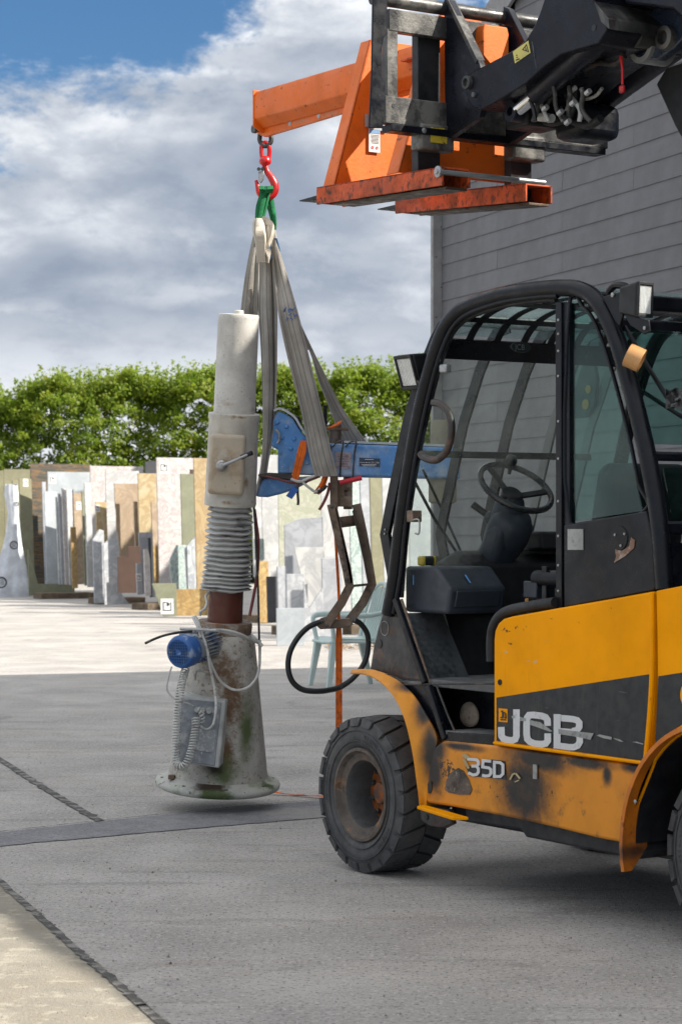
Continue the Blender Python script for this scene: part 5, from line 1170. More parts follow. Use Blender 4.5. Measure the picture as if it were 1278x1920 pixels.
# far pillar with stickers hanging inside the cab
fp = [S(x, y, 1.10) for x, y in ((1118, 590), (1132, 612), (1112, 680), (1118, 712), (1112, 760), (1098, 782), (1074, 785), (1070, 748), (1088, 690), (1100, 640))]
tp_('seat_belt_pillar', MB().prism(fp, TB * .02), interior, bevel=.004)
for x, y, w in ((1102, 730, .02), (1097, 758, .024)):
    tp_('warning_dot', MB().lathe([(w, 0), (w, .002), (0, .002)], S(x, y, 1.097), -TB, 16), mat('amber_dot', (.55, .26, .03), .5))
# tape measure on the console ledge and a roll of tape round the rear pillar
tm = S(800, 1052, .22); tm.z = cz1 + .022
th_ = Thing('tape_measure', 'yellow and black tape measure lying on the ledge inside the cab', 'tape measure', tm - UP * .022)
th_.part('case', MB().box(tm, (.07, .045, .042), (TB, TV, UP)), blackmatt, bevel=.012, seg=3)
for s_ in (-1, 1): th_.part('disc', MB().box(tm + TB * s_ * .028, (.022, .047, .044), (TB, TV, UP)), mat('tape_yellow', (.7, .5, .03), .4), bevel=.01)
rc = S(1190, 672, -.0); d_ = (S(1186, 690, 0) - S(1176, 655, 0)).normalized()
rax = Vector((.86, -.22, -.42)).normalized()
top('tape_roll', MB().lathe([(.045, -.03), (.045, .03), (.036, .03), (.036, -.03)], S(1189, 671, -.005), rax, 36, closed_prof=True), taperoll, 'brown roll of packing tape stuck on the rear cab pillar', 'tape roll', bevel=.001)
# torn black bag at the rear window
mb = MB(); rows = []
for i in range(12):
    rows.append([S(1247 + 3.6 * i, 728 + 4.5 * j + 3 * math.sin(i * .8 + j) + (i * .4), .10 + .03 * mnoise.noise(Vector((i * .45, j * .5, 0)))) for j in range(9)])
top('plastic_bag', MB().grid(rows, .002), mat('black_bag', (.05, .05, .055), .25, 0, [((.25, .25, .26), 20, .55, .66, .6)], (30, .8)), 'crumpled dark plastic bag tied to the rear window of the cab', 'plastic bag')

# --- carriage, forks and boom of the forklift
CA = .13
def cz(y, x, a=CA): return Q(x, y, a).z
zl0, zl1 = cz(232, 735), cz(180, 735); zu0, zu1 = cz(58, 735), cz(4, 735)
bl_, br_ = tl(Q(722, 200, CA)).y * -1, tl(Q(1139, 250, CA)).y * -1
car = tp_('carriage', MB().prism([T(CA, bl_, zl0), T(CA + .05, bl_, zl0), T(CA + .05, bl_, zl1), T(CA, bl_, zl1)], TB * (br_ - bl_)), carr, bevel=.004)
tp_('carriage_bar', MB().prism([T(CA, bl_ + .02, zu0), T(CA + .05, bl_ + .02, zu0), T(CA + .05, bl_ + .02, zu1 - .03), T(CA, bl_ + .02, zu1 - .03)], TB * (br_ - bl_ - .05)), carr, bevel=.004)
tp_('carriage_tube', MB().cyl(T(CA + .03, bl_ - .05, zu1 + .015), T(CA + .03, br_ - .03, zu1 + .015), .032, 14), carr)
tp_('carriage_shelf', MB().prism([T(CA - .02, bl_ + .02, zl0 - .035), T(CA + .06, bl_ + .02, zl0 - .035), T(CA + .06, bl_ + .02, zl0 - .003), T(CA - .02, bl_ + .02, zl0 - .003)], TB * (br_ - bl_ - .05)), black, bevel=.003)
for bx, w_ in ((bl_ + .01, .06), (.98, .09), (1.40, .05)):
    tp_('carriage_post', MB().prism([T(CA + .002, bx, zl1 - .01), T(CA + .045, bx, zl1 - .01), T(CA + .045, bx, zu0 + .01), T(CA + .002, bx, zu0 + .01)], TB * w_), carr, bevel=.004)
for y_, x_ in ((198, 737), (22, 744)):
    tp_('bolt_hole', MB().lathe([(.010, 0), (.010, .002), (0, .002)], Q(x_, y_, CA) , -TV, 12), decalblack)
tp_('bolt_hole', MB().lathe([(.010, 0), (.010, .002), (0, .002)], Q(1136, 251, CA), -TV, 12), decalblack)
# wavy load-guard plate at the left end, standing just behind the bars
gpl = [(700, -60), (726, -60), (726, 62), (719, 72), (716, 88), (716, 145), (722, 158), (722, 190), (718, 240), (692, 240), (697, 140)]
tp_('load_guard', MB().prism([Q(x, y, .02) for x, y in gpl], TV * .012 ), black, bevel=.003)
# forks: shank, heel and blade
zt = S(700, 362, .5).z
for fb, (xr, yr), (xl, yl) in ((.44, (828, 312), (593, 351)), (.97, (1036, 334), (740, 369))):
    zr_, zl_, ar_, al_ = S(xr, yr, fb).z, S(xl, yl, fb).z, tl(S(xr, yr, fb)).x, tl(S(xl, yl, fb)).x
    zq = lambda a: zr_ + (zl_ - zr_) * (a - ar_) / (al_ - ar_) - .062; zf = zq(CA); at_ = al_ + .16

    prof = [(CA + .055, 3.78), (CA + .105, 3.78), (CA + .105, zf + .03), (at_ - .15, zq(at_ - .15) + .022), (at_, zq(at_) + .012), (at_, zq(at_) + .006), (at_ - .15, zq(at_ - .15) + .0), (CA + .10, zf - .015), (CA + .07, zf - .008), (CA + .055, zf + .02)]
    tp_('fork', MB().prism([T(a, fb, z) for a, z in prof], TB * .125), fork_m if 'fork_m' in globals() else blackmatt, bevel=.006)
    tp_('fork_hook', MB().prism([T(CA - .01, fb - .03, zl0 - .10), T(CA + .075, fb - .03, zl0 - .10), T(CA + .075, fb - .03, zl0 + .02), T(CA - .01, fb - .03, zl0 + .02)], TB * .19), carr, bevel=.012)
hk = Q(826, 255, CA - .013)
tp_('hook_paint', MB().box(Q(822, 254, CA - .013), (.09, .004, .07), (TB, TV, UP)), mat('yellow_daub', (.50, .38, .02), .6, 0, [((.05, .04, .02), 30, .5, .58, .9)], (60, .5)))
tp_('hook_bolt', MB().lathe([(.013, 0), (.013, .008), (.006, .010), (0, .010)], Q(793, 245, CA - .013), -TV, 12), bolt)
# bracket plates carrying the boom nose
for bb in (.56, .90):
    tp_('boom_bracket', MB().prism([T(CA + .01, bb, zl0 - .02), T(CA - .02, bb, zl0 - .04), T(-.12, bb, 3.36), T(-.17, bb, 3.46), T(-.12, bb, 3.60), T(CA - .02, bb, 3.93), T(CA + .02, bb, 3.95)], TB * .035), boomblack, bevel=.003)
tp_('bracket_edge', MB().prism([T(-.11, .555, 3.62), T(CA - .015, .555, 3.935), T(CA - .004, .555, 3.92), T(-.10, .555, 3.60)], TB * .045), carr, bevel=.001)
# boom nose, drawn on its own side plane
BN = .52
nose = [(872, 168), (868, 155), (873, 143), (886, 133), (905, 124), (935, 108), (965, 92), (985, 74), (1000, 50), (1010, 25), (1022, -10), (1040, -60), (1085, -120), (1130, -90), (1112, 4), (1138, 36), (1136, 58), (1120, 82), (1082, 92), (1050, 102), (1015, 128), (985, 156), (955, 175), (920, 196), (898, 206), (884, 200), (876, 186)]
nb = tp_('boom_nose', MB().prism(side(nose, BN), TB * .46), boomblack, bevel=.006)
# sunlit top edge of the nose, put in as a strip of paler paint
tp_('sunlit_edge', MB().prism([S(1112, 2, BN - .01), S(1139, 34, BN - .01), S(1141, 55, BN - .01), S(1126, 42, BN - .01)], TB * .48), carr, bevel=.003)
tp_('pivot_pin', MB().lathe([(.030, -.02), (.030, .018), (.018, .020), (.016, .006), (0, .006)], S(878, 155, BN), -TB, 22), darkgalv)
tp_('pivot_pin', MB().lathe([(.013, 0), (.012, .010), (0, .012)], S(889, 178, BN), -TB, 14), darkgalv)
tp_('nose_hole', MB().lathe([(.014, 0), (.014, .002), (0, .002)], S(1113, 52, BN), -TB, 14), decalblack)
warn = MB().prism([S(961, 97, BN - .0008), S(990, 76, BN - .0008), S(994, 99, BN - .0008), S(965, 119, BN - .0008)], -TB * .0015)
wo = tp_('warning_sticker', warn, mat('warning_yellow', (.62, .55, .16), .5, 0, [((.35, .32, .2), 30, .55, .7, .5)]), smooth=0)
mbw = MB()
for pth, w_ in (([(979, 93), (986, 84), (990, 97)], 1.5),):
    for qd in stroke(pth, w_, close=True): mbw.prism(side(qd, BN - .0030), -TB * .0006)
for qd in stroke([(984, 89), (986, 94), (984, 93)], 1.2) + stroke([(967, 104), (969, 103)], 2) + stroke([(967, 108), (970, 107)], 1.5) + stroke([(966, 113), (973, 110)], 2.2): mbw.prism(side(qd, BN - .0030), -TB * .0006)
tp_('sticker_mark', mbw, decalblack, parent=wo, smooth=0)
tp_('paint_line', MB().prism([S(996, 78, BN - .0006), S(998, 78, BN - .0006), S(1006, 128, BN - .0006), S(1004, 128, BN - .0006)], -TB * .001), carr, smooth=0)
# tilt rams
def ram(p, q, r, rod, b0, name='tilt_ram'):
    A = S(*p, b0); B_ = S(*q, b0); d = (B_ - A).normalized()
    o = tp_(name, MB().lathe([(0, 0), (r * .9, 0), (r, .01), (r, (B_ - A).length), (0, (B_ - A).length)], A, d, 28), boomblack)
    rp_ = S(*rod, b0)
    tp_('ram_rod', MB().cyl(rp_, A + d * .02, r * .62, 24), chrome, parent=o)
    tp_('ram_eye', MB().lathe([(.045, -.03), (.045, .03), (.02, .03), (.02, -.03)], rp_ - d * .03, TB, 20, closed_prof=True), boomblack, parent=o)
    return o
ram((1003, 178), (1150, 52), .052, (972, 204), .62)
ram((1112, 200), (1300, 62), .058, (1082, 222), 1.06)
# rear link bracket with round bosses, then the boom running back and down
tp_('link_bracket', MB().prism(side([(1196, 66), (1188, 100), (1200, 112), (1232, 112), (1262, 90), (1290, 60), (1300, 10), (1262, -20), (1240, 5), (1205, 30)], .80), TB * .05), mat('boom_blue_black', (.018, .028, .052), .28, 0, [((.3, .3, .32), 9, .6, .7, .5)], (60, .08), coat=.5), bevel=.006)
tp_('link_bracket', MB().prism(side([(1204, 60), (1196, 96), (1206, 108), (1236, 108), (1264, 88), (1290, 60), (1300, 10), (1262, -16), (1240, 8), (1210, 34)], 1.16), TB * .05), boomblack, bevel=.006)
tp_('link_boss', MB().lathe([(.075, -.12), (.075, .02), (.05, .02), (.05, -.12)], S(1206, 86, .80), -TB, 26, closed_prof=True), galv)
tp_('link_boss', MB().lathe([(.05, -.25), (.05, .03), (.03, .035), (.028, .01), (0, .01)], S(1252, 72, .80), -TB, 22), carr)
tp_('link_boss', MB().lathe([(.055, -.3), (.055, .03), (.035, .035), (.03, .01), (0, .01)], S(1198, 66, .74), -TB, 22), carr)
tp_('boom_section', MB().prism([T(-1.05, .62, 3.70), T(-.95, .62, 3.98), T(-1.35, .62, 4.05), T(-1.9, .62, 3.62), T(-2.95, .62, 2.35), T(-2.95, .62, 1.9), T(-2.7, .62, 1.9), T(-1.75, .62, 3.30), T(-1.35, .62, 3.62)], TB * .40), boomblack, bevel=.01)
tp_('lift_plate', MB().prism(side([(1229, 158), (1247, 128), (1300, 110), (1330, 200), (1300, 300), (1264, 236)], .95), TB * .04), blackmatt, bevel=.006)
tp_('boom_post', MB().prism([T(-2.55, .58, .6), T(-2.55, .58, 2.3), T(-2.98, .58, 2.5), T(-2.98, .58, .6)], TB * .5), black, bevel=.01)
# hoses and fittings between the rams
for i, (pts, r, m_) in enumerate((([(985, 130), (998, 165), (1030, 160), (1052, 130)], .010, blackmatt), ([(1000, 150), (985, 180), (1000, 215), (1035, 232), (1070, 215), (1078, 170), (1075, 140)], .013, blackmatt), ([(1010, 212), (1035, 225), (1062, 205), (1066, 160)], .009, cable),
      ([(1090, 150), (1083, 172), (1092, 186), (1115, 180), (1128, 165)], .008, cable), ([(1095, 130), (1120, 118), (1150, 120), (1170, 105)], .013, bulk), ([(992, 200), (1020, 210), (1050, 226)], .014, blackmatt), ([(1068, 225), (1100, 235), (1125, 222)], .02, blackmatt), ([(1080, 150), (1072, 190), (1076, 205)], .006, cable))):
    tp_('hydraulic_hose', MB().tube([S(x, y, .74 + .05 * i % .2) for x, y in pts], r, 10, smooth=5), m_, smooth=70)
for k_ in range(9):
    x0 = 985 + k_ * 13; pts = [(x0 + rnd.uniform(-6, 6), 150 + k_ * 2), (x0 + rnd.uniform(-14, 10), 178), (x0 + rnd.uniform(-8, 16), 205), (x0 + rnd.uniform(-4, 20), 228)]
    tp_('hydraulic_hose', MB().tube([S(x, y, .60 + .03 * (k_ % 4)) for x, y in pts], rnd.choice((.006, .009, .011)), 8, smooth=5), rnd.choice((blackmatt, cabledark, blackmatt, cable, bulk)), smooth=70)
for x_, y_ in ((1002, 160), (1018, 206), (1046, 214), (1070, 196), (1098, 176), (1060, 232)):
    tp_('hose_union', MB().cyl(S(x_, y_, .58), S(x_ + 7, y_ - 6, .58), .012, 10), galv)
tp_('hose_fitting', MB().cyl(S(1008, 219, .72), S(1034, 222, .72), .020, 12), cable)
tp_('valve_block', MB().box(S(1000, 218, .80), (.16, .20, .12), (TV, TB, UP)), blackmatt, bevel=.01)
tp_('valve_block', MB().box(S(1100, 232, .95), (.20, .24, .16), (TV, TB, UP)), black, bevel=.04)
tp_('red_tag', MB().tube([S(1163, 105, .70), S(1166, 130, .70), S(1166, 158, .70)], .006, 8), redhook)
tp_('tag_end', MB().box(S(1165, 167, .70), (.028, .02, .035), (TV, TB, UP)), redhook, bevel=.008)

# ------------------------------------------------------------------ orange lifting jib carried on the forks
jib = Thing('lifting_jib', 'orange fork-mounted lifting jib with white safety sticker, carried high on the forks', 'lifting jib', T(.2, .75, 3.1), Matrix((TV, -TB, UP)).transposed())
jb = .80
jf = jb - .075; tipT = S(475, 172, jf) + TB * .075; tipB = S(475, 230, jf) + TB * .075; rootT = S(905, 52, jf) + TB * .075; rootB = S(905, 112, jf) + TB * .075
hw = .075
def jp(p, db): return p + TB * db
beam = MB()
ax_ = (tipT - rootT).normalized(); ht = (tipT - tipB).length
sec = [(-hw, 0 + .02), (-hw, ht * .80), (-hw * .86, ht), (hw * .86, ht), (hw, ht * .80), (hw, .02), (.022, -.028), (-.022, -.028)]
beam.prism([tipB + TB * x + UP * z for x, z in sec], rootB - tipB)
bo = jib.part('beam', beam, orange, bevel=.006, seg=2)
fin = [S(480, 228, jb), S(484, 250, jb), S(498, 257, jb), S(640, 214, jb), S(840, 156, jb), S(840, 128, jb), S(640, 186, jb)]
jib.part('fin', MB().prism([p - TB * .012 for p in fin], TB * .024), orange, bevel=.002)
jib.part('end_plate', MB().prism([tipT + TB * -.08 + UP * .008, tipT + TB * .08 + UP * .008, tipB + TB * .08 - UP * .02, tipB + TB * .03 - UP * .05, tipB - TB * .03 - UP * .05, tipB - TB * .08 - UP * .02], -ax_ * .010), orange, bevel=.002)
skyh = mat('hole_dark', (.02, .02, .02), .9)
for x, y in ((547, 231), (601, 217)):
    c_ = S(x, y, jb) - TB * .0123
    jib.part('pin_hole', MB().lathe([(.015, 0), (.015, .0015), (0, .0015)], c_, -TB, 16), mat('hole_light', (.45, .50, .56), .9), smooth=0)
    jib.part('capacity_mark', text_mb('1000KG' if x < 570 else '2000KG', S(x + 6, y + 4, jb) - TB * .0135, -ax_, UP, .045, depth=-.0005), mat('mark_pale', (.55, .32, .2), .6), smooth=0)
False and jib.part('capacity_mark', text_mb('1T', S(512, 248, jb) - TB * .0135, -ax_, UP, .04, depth=-.0005), mat('mark_pale', (.55, .32, .2), .6), smooth=0)
def trap(a, lean, bot, topb, zb, zt_, th=.012):
    p = [T(a, bot[0], zb), T(a, bot[1], zb), T(a - lean, topb[1], zt_), T(a - lean, topb[0], zt_)]
    return p
zP = S(620, 345, .45).z; POCK = {}
frames = []
for a, lean, bb, tb_, ztop in ((.90, .0, (.445, 1.18), (.66, .92), 3.90), (.34, .0, (.44, 1.16), (.68, .92), 3.92)):
    p = trap(a, lean, bb, tb_, zP - .02, ztop)
    g = jib.part('upright_plate', MB().prism(p, TV * .012), orange, bevel=.001)
    # folded flange down the near edge and the far edge
    for i0, i1, s_ in ((0, 3, 1), (1, 2, -1)):
        jib.part('plate_flange', MB().prism([p[i0] + TV * -.0, p[i1] + TV * -.0, p[i1] + TV * .085, p[i0] + TV * .10], TB * .010 * s_), orange, parent=g, bevel=.001)
# fork pockets
for pb in (.42, .95):
    mb = MB(); pr_, pl_ = ((828, 312), (593, 351)) if pb < .6 else ((984, 343), (740, 369))
    za = S(*pr_, pb).z; zb_ = S(*pl_, pb).z; a0 = tl(S(*pr_, pb)).x; a1 = tl(S(*pl_, pb)).x
    POCK[pb] = (a0, za, a1, zb_)
    for (b0, b1, c0, c1) in ((0, .012, 0, 1), (.148, .16, 0, 1), (0, .16, .88, 1)):
        mb.hexa([T(a0, pb + b0, za - .085 + .085 * c0), T(a1, pb + b0, zb_ - .085 + .085 * c0), T(a1, pb + b1, zb_ - .085 + .085 * c0), T(a0, pb + b1, za - .085 + .085 * c0),
                 T(a0, pb + b0, za - .085 + .085 * c1), T(a1, pb + b0, zb_ - .085 + .085 * c1), T(a1, pb + b1, zb_ - .085 + .085 * c1), T(a0, pb + b1, za - .085 + .085 * c1)])
    jib.part('fork_pocket', mb, orangeworn, bevel=.003)
    jib.part('pocket_floor', MB().prism([T(a0, pb + .02, za - .10), T(a1 - .12, pb + .02, zb_ - .10), T(a1 - .12, pb + .14, zb_ - .10), T(a0, pb + .14, za - .10)], UP * .012), forksteel, bevel=.002)
    jib.part('pocket_nose', MB().prism([T(a1 - .02, pb + .001, zb_ - .083), T(a1 + .004, pb + .001, zb_ - .078), T(a1 + .004, pb + .001, zb_ - .01), T(a1 - .02, pb + .001, zb_ - .003)], TB * .158), orangeworn, bevel=.004)
jib.part('retaining_rod', MB().cyl(S(822, 322, .40), S(822, 322, .40) + TB * .60 , .012, 12), galv)
jib.part('rod_washer', MB().lathe([(.026, 0), (.026, .008), (.012, .010), (.012, .018), (0, .018)], S(822, 322, .412), -TB, 22), galv)
False and jib.part('web_plate', MB().prism([T(.36, .66, zP), T(.88, .66, zP), T(.88, .66, zP + .30), T(.36, .66, zP + .30)], TB * .010), orange)
jib.part('beam_lug', MB().box(S(770, 112, jb - .09), (.10, .05, .008), (TV, TB, UP)), orangeworn)
ms = Q(703, 236, .895); 
jib.part('maker_plate', MB().box(Q(709, 239, .888), (.105, .006, .030), (TB, TV, UP)), mat('plate_scratched', (.35, .42, .48), .4, .4, [((.5, .45, .4), 30, .5, .6, .7)]), smooth=0)
jib.part('plate_block', MB().box(Q(690, 226, .888), (.03, .012, .06), (TB, TV, UP)), mat('plate_scratched', (.35, .42, .48), .4, .4), smooth=0)
stc = Q(701.5, 264, .888)
so = jib.part('safety_sticker', MB().box(stc, (.066, .003, .112), (TB, TV, UP)), mat('sticker_white', (.62, .62, .63), .5), smooth=0)
jib.part('sticker_band', MB().box(stc + UP * .045 - TV * .002, (.062, .002, .020), (TB, TV, UP)), mat('sticker_blue', (.15, .30, .50), .5), parent=so, smooth=0)
mb = MB()
for i in range(7): mb.box(stc + UP * (.027 - i * .0065) - TV * .002 + TB * rnd.uniform(-.003, .003), (.052 - rnd.uniform(0, .014), .0015, .0018), (TB, TV, UP))
jib.part('sticker_text', mb, tagk, parent=so, smooth=0)
for s_ in (-1, 1): jib.part('sticker_dot', MB().lathe([(.007, 0), (.007, .002), (.004, .002), (.004, 0)], stc - UP * .034 + TB * s_ * .013 - TV * .0015, -TV, 16, closed_prof=True), redhook, parent=so, smooth=0)

# ------------------------------------------------------------------ shackle, hook and slings
HYd = 12.28
def H(x, y, dy=0): return P(x, y, HYd + dy)
top('bow_shackle', MB().tube([H(490, 240, .0), H(487, 256, -.0), H(488, 266), H(497, 274), H(507, 267), H(508, 257), H(503, 246)], .013, 12, smooth=5).cyl(S(490, 243, jb) - TB * .045, S(490, 243, jb) + TB * .045, .014, 12).lathe([(.024, -.008), (.024, .008), (.010, .012), (0, .012)], S(489, 243, jb) - TB * .04, -TB, 16), darkgalv,
    'dark steel bow shackle at the tip of the orange jib', 'shackle')
hook = Thing('lifting_hook', 'red swivel hook with a grey safety latch hanging from the shackle', 'hook', H(497, 360))
hook.part('link', MB().tube([H(492, 300), H(490, 284), H(491, 272), H(497, 267), H(503, 272), H(505, 284), H(503, 300)], .012, 12, smooth=5), redhook, smooth=70)
hook.part('swivel', MB().lathe([(.0, .03), (.022, .028), (.030, .014), (.034, .0), (.030, -.012), (.016, -.022), (.014, -.035), (0, -.035)], H(497, 303), UP, 24), redhook, smooth=60)
hook.part('hook_body', MB().tube([H(498, 311), H(501, 322), H(509, 334), H(515, 347), H(514, 360), H(506, 368), H(495, 369), H(486, 362), H(483, 350), H(480, 338)], [.013, .016, .020, .022, .022, .021, .019, .016, .013, .008], 14, smooth=6), redhook, smooth=70)
hook.part('latch', MB().prism([H(484, 322, -.015), H(495, 320, -.015), H(494, 335, -.015), H(489, 343, -.015), H(485, 338, -.015)], (0, .03, 0)), galv, bevel=.003)
for dx in (-3, 4): hook.part('latch_pin', MB().cyl(H(488 + dx, 317, -.022), H(488 + dx, 317, .022), .010, 12), darkgalv)
green = Thing('green_sling', 'short green webbing sling looped over the red hook', 'sling', H(498, 430))
green.part('webbing', ribbon([(489, 509, 357), (486, 506, 366), (480, 502, 385), (478, 497, 405), (478, 489, 420)], [HYd - .02] * 5, .012, 8, .012, 1), greenweb, smooth=60)
green.part('webbing', ribbon([(491, 510, 358), (496, 511, 372), (500, 514, 388), (505, 516, 405), (508, 517, 422), (508, 515, 430)], [HYd + .02] * 6, .012, 8, .016, 5), greenweb, smooth=60)
green.part('webbing', ribbon([(486, 510, 356), (487, 511, 362)], [HYd - .025, HYd - .04], .03, 8, .008, 5, 3), greenweb, smooth=60)
sl1 = Thing('grey_sling', 'long grey webbing sling running down beside the white cylinder to the blue arm', 'sling', H(495, 430), group='lifting slings')
sl1.part('webbing', ribbon([(481, 497, 424), (470, 489, 470), (460, 486, 520), (452, 484, 580), (448, 482, 640)], [HYd + .05] * 5, .008, 8, .01, 2), greyweb, smooth=60)
sl1.part('eye_fold', ribbon([(483, 492, 413), (480, 512, 420), (481, 514, 435), (485, 512, 450), (487, 503, 470), (489, 497, 492)], [HYd - .05, HYd - .06, HYd - .07, HYd - .07, HYd - .06, HYd - .05], .022, 14, .05, 3), paleweb, smooth=60)
sl1.part('webbing', ribbon([(488, 512, 465), (487, 516, 520), (484, 520, 580), (488, 520, 640), (491, 519, 720), (492, 515, 800), (490, 505, 860), (481, 497, 910), (478, 490, 930)], [(HYd, HYd - .04)] * 9, .009, 10, .022, 7), greyweb, smooth=60)
sl2 = Thing('grey_sling', 'wide grey webbing sling wrapped round the middle of the blue arm', 'sling', H(520, 440), group='lifting slings')
sl2.part('webbing', ribbon([(508, 514, 432), (510, 522, 470), (515, 540, 530), (521, 556, 585), (534, 573, 650), (551, 590, 720), (566, 604, 780), (579, 620, 850), (590, 632, 893)], [(HYd - .02, HYd - .02), (HYd - .03, HYd - .05), (HYd - .05, HYd - .08)] + [(HYd - .15, HYd - .18)] * 6, .010, 12, .018, 11), greyweb, smooth=60)
sl2.part('webbing', ribbon([(519, 540, 575), (581, 583, 655), (595, 612, 710), (617, 640, 765), (640, 686, 828)][1:], [HYd + .1, HYd + .12, HYd + .16, HYd + .2], .009, 10, .012, 4), greyweb, smooth=60)
sl2.part('webbing', ribbon([(520, 524, 500), (545, 552, 580), (578, 586, 655)], [HYd + .0, HYd + .04, HYd + .1], .009, 6, .006, 9), greyweb, smooth=60)
sl2.part('blue_binding', ribbon([(500, 520, 447), (499, 525, 466), (498, 528, 488)], [HYd - .035] * 3, .012, 6, .006, 2), blueweb, smooth=60)
mb = MB()
for (x, y, s_) in ((533, 582, 0), (541, 588, 1), (548, 580, 2), (538, 598, 0), (551, 595, 1)):
    for k in range(3):
        a = H(x + rnd.uniform(-3, 3), y + rnd.uniform(-5, 5), -.185 - .02); mb.bar(a, a + Vector((rnd.uniform(-.02, .02), 0, rnd.uniform(.005, .02))), .003, .006)
sl2.part('marker_writing', mb, mat('blue_ink', (.10, .18, .40), .8), smooth=0)

# ------------------------------------------------------------------ the column machine hanging in the slings
cU = Vector((.050, -.100, 1)).normalized(); cR = (Vector((1, 0, 0)) - cU * cU.x).normalized(); cD = cU.cross(cR)
CO = Vector(((408 - CX) / F * 12.3, 12.3, CAMH - (1467 - HY) / F * 12.3))
mach = Thing('stone_polisher', 'heavy stone polishing machine with grey column, bellows and blue arm hanging just above the ground', 'machine', CO, Matrix((cR, cD, cU)).transposed())
mp = mach.part
def C(x, d, h): return CO + cR * x + cD * d + cU * h
def lt(name, prof, m, n=64, **kw): return mp(name, MB().lathe(prof, CO, cU, n, ref=cR), m, **kw)
lt('base_flange', [(.0, -.022), (.322, -.022), (.334, -.014), (.338, .0), (.334, .012), (.322, .022), (.285, .030), (.272, .045), (0, .045)], castflange, smooth=50)
lt('base_column', [(.270, .040), (.262, .09), (.245, .22), (.222, .38), (.200, .54), (.178, .70), (.166, .775), (.158, .805), (.14, .82), (0, .82)], castbase, 72, smooth=60)
for i in range(8):
    t = 2 * math.pi * i / 8 + .2; mp('flange_hole', MB().lathe([(.011, 0), (.011, .002), (0, .002)], C(.30 * math.cos(t), .30 * math.sin(t), .026), cU, 12), decalblack)
mp('bolt_stub', MB().box(C(-.24, -.15, .05), (.035, .03, .025)), rustring, bevel=.004)
lt('collar_ring', [(0, .815), (.140, .815), (.146, .825), (.148, .865), (.144, .880), (0, .880)], rustring, smooth=50)
lt('pipe', [(.094, .87), (.092, 1.06)], brownpipe, smooth=60)
# bellows
prof = [(.09, 1.045)]
nrid = 17; hs = [1.05 + .45 * (i / nrid) ** 1.18 for i in range(nrid + 1)]
for i in range(nrid):
    r1 = .136 - .013 * (i / nrid) + .004 * math.sin(i * 2.3); r0 = r1 - .030 - .006 * math.sin(i * 1.7)
    h0, h1 = hs[i], hs[i + 1]; prof += [(r0, h0), (r1 - .004, h0 + (h1 - h0) * .36), (r1, h0 + (h1 - h0) * .5), (r1 - .004, h0 + (h1 - h0) * .64)]
prof.append((.108, 1.505))
bmb = MB().lathe(prof, CO, cU, 64, ref=cR)
for v in bmb.v:      # creases and sagging folds
    q = v - CO; an = math.atan2(q.dot(cD), q.dot(cR)); hh = q.dot(cU); v += cU * .008 * mnoise.noise(Vector((math.cos(an) * 1.5, math.sin(an) * 1.5, hh * 9))) + (q - cU * hh).normalized() * .006 * mnoise.noise(Vector((math.cos(an) * 2.5, math.sin(an) * 2.5, hh * 14)))
mp('bellows', bmb, bellow, smooth=60)
lt('housing', [(.0, 1.50), (.136, 1.505), (.139, 1.52), (.137, 1.56), (.134, 1.80), (.133, 1.965), (.137, 1.975), (.137, 1.995), (.12, 2.0), (.11, 1.998)], housing, smooth=50)
lt('cylinder', [(.110, 1.99), (.110, 2.0), (.1085, 2.50), (.1085, 2.515), (.1045, 2.523), (.0, 2.527)], cylwhite, smooth=40)
lt('cylinder_plug', [(.026, 2.526), (.026, 2.541), (.022, 2.545), (0, 2.545)], cylwhite, 20)
# cover plate and clamp lever
c0 = C(-.020, -.140, 1.735); cr_ = (cR * .985 - cD * .17).normalized(); cd_ = cr_.cross(cU)
cover = mp('housing_cover', MB().box(c0, (.190, .075, .320), (cR, cD, cU)), coverbeige, bevel=.022, seg=4, smooth=60)
hub_ = C(-.045, -.18, 1.73)
mp('clamp_hub', MB().lathe([(.030, 0), (.030, .02), (.022, .026), (.018, .045), (.012, .048), (0, .048)], hub_, -cD, 24), bolt, parent=cover)
hl = C(.095, -.225, 1.80)
mp('clamp_lever', MB().tube([hub_ - cD * .035, hub_ - cD * .04 + (hl - hub_) * .55 , hl], [.010, .008, .008], 10), galv, parent=cover)
mp('lever_grip', MB().lathe([(0, -.05), (.013, -.045), (.011, 0), (.013, .02), (0, .026)], hl, (hl - hub_), 14), blackmatt, parent=cover)
# electric motor
mo = P(372, 1212, 12.02); mf = P(338, 1223, 11.88); max_ = (mf - mo).normalized(); mot = MB()
mot.lathe([(0, -.14), (.066, -.14), (.072, -.13), (.072, .03), (.066, .04), (0, .04)], mo, max_, 32)
for i in range(26):
    t = 2 * math.pi * i / 26; u_ = max_.orthogonal().normalized(); w_ = max_.cross(u_); d_ = u_ * math.cos(t) + w_ * math.sin(t)
    mot.box(mo + d_ * .078 - max_ * .05, (.018, .005, .15), (d_, max_.cross(d_), max_))
mt_ = mp('motor', mot, finmat)
mp('fan_cover', MB().lathe([(.086, -.075), (.088, -.07), (.088, -.01), (.082, .006), (.070, .014), (.066, .014), (.066, .008), (0, .008)], mf - max_ * .0, max_, 40), bluepl, parent=mt_, smooth=50)
gr = MB()
u_ = (UP - max_ * UP.dot(max_)).normalized(); w_ = max_.cross(u_)
for k in range(-4, 5):
    hl_ = math.sqrt(max(0, .068 ** 2 - (k * .0148) ** 2))
    for A_, B_ in ((u_, w_), (w_, u_)): gr.box(mf + max_ * .013 + A_ * k * .0148, (2 * hl_, .0042, .004), (B_, A_, max_))
gr.lathe([(.016, .016), (.014, .018), (0, .018)], mf, max_, 16)
mp('fan_grille', gr, bluepl, parent=mt_, smooth=0)
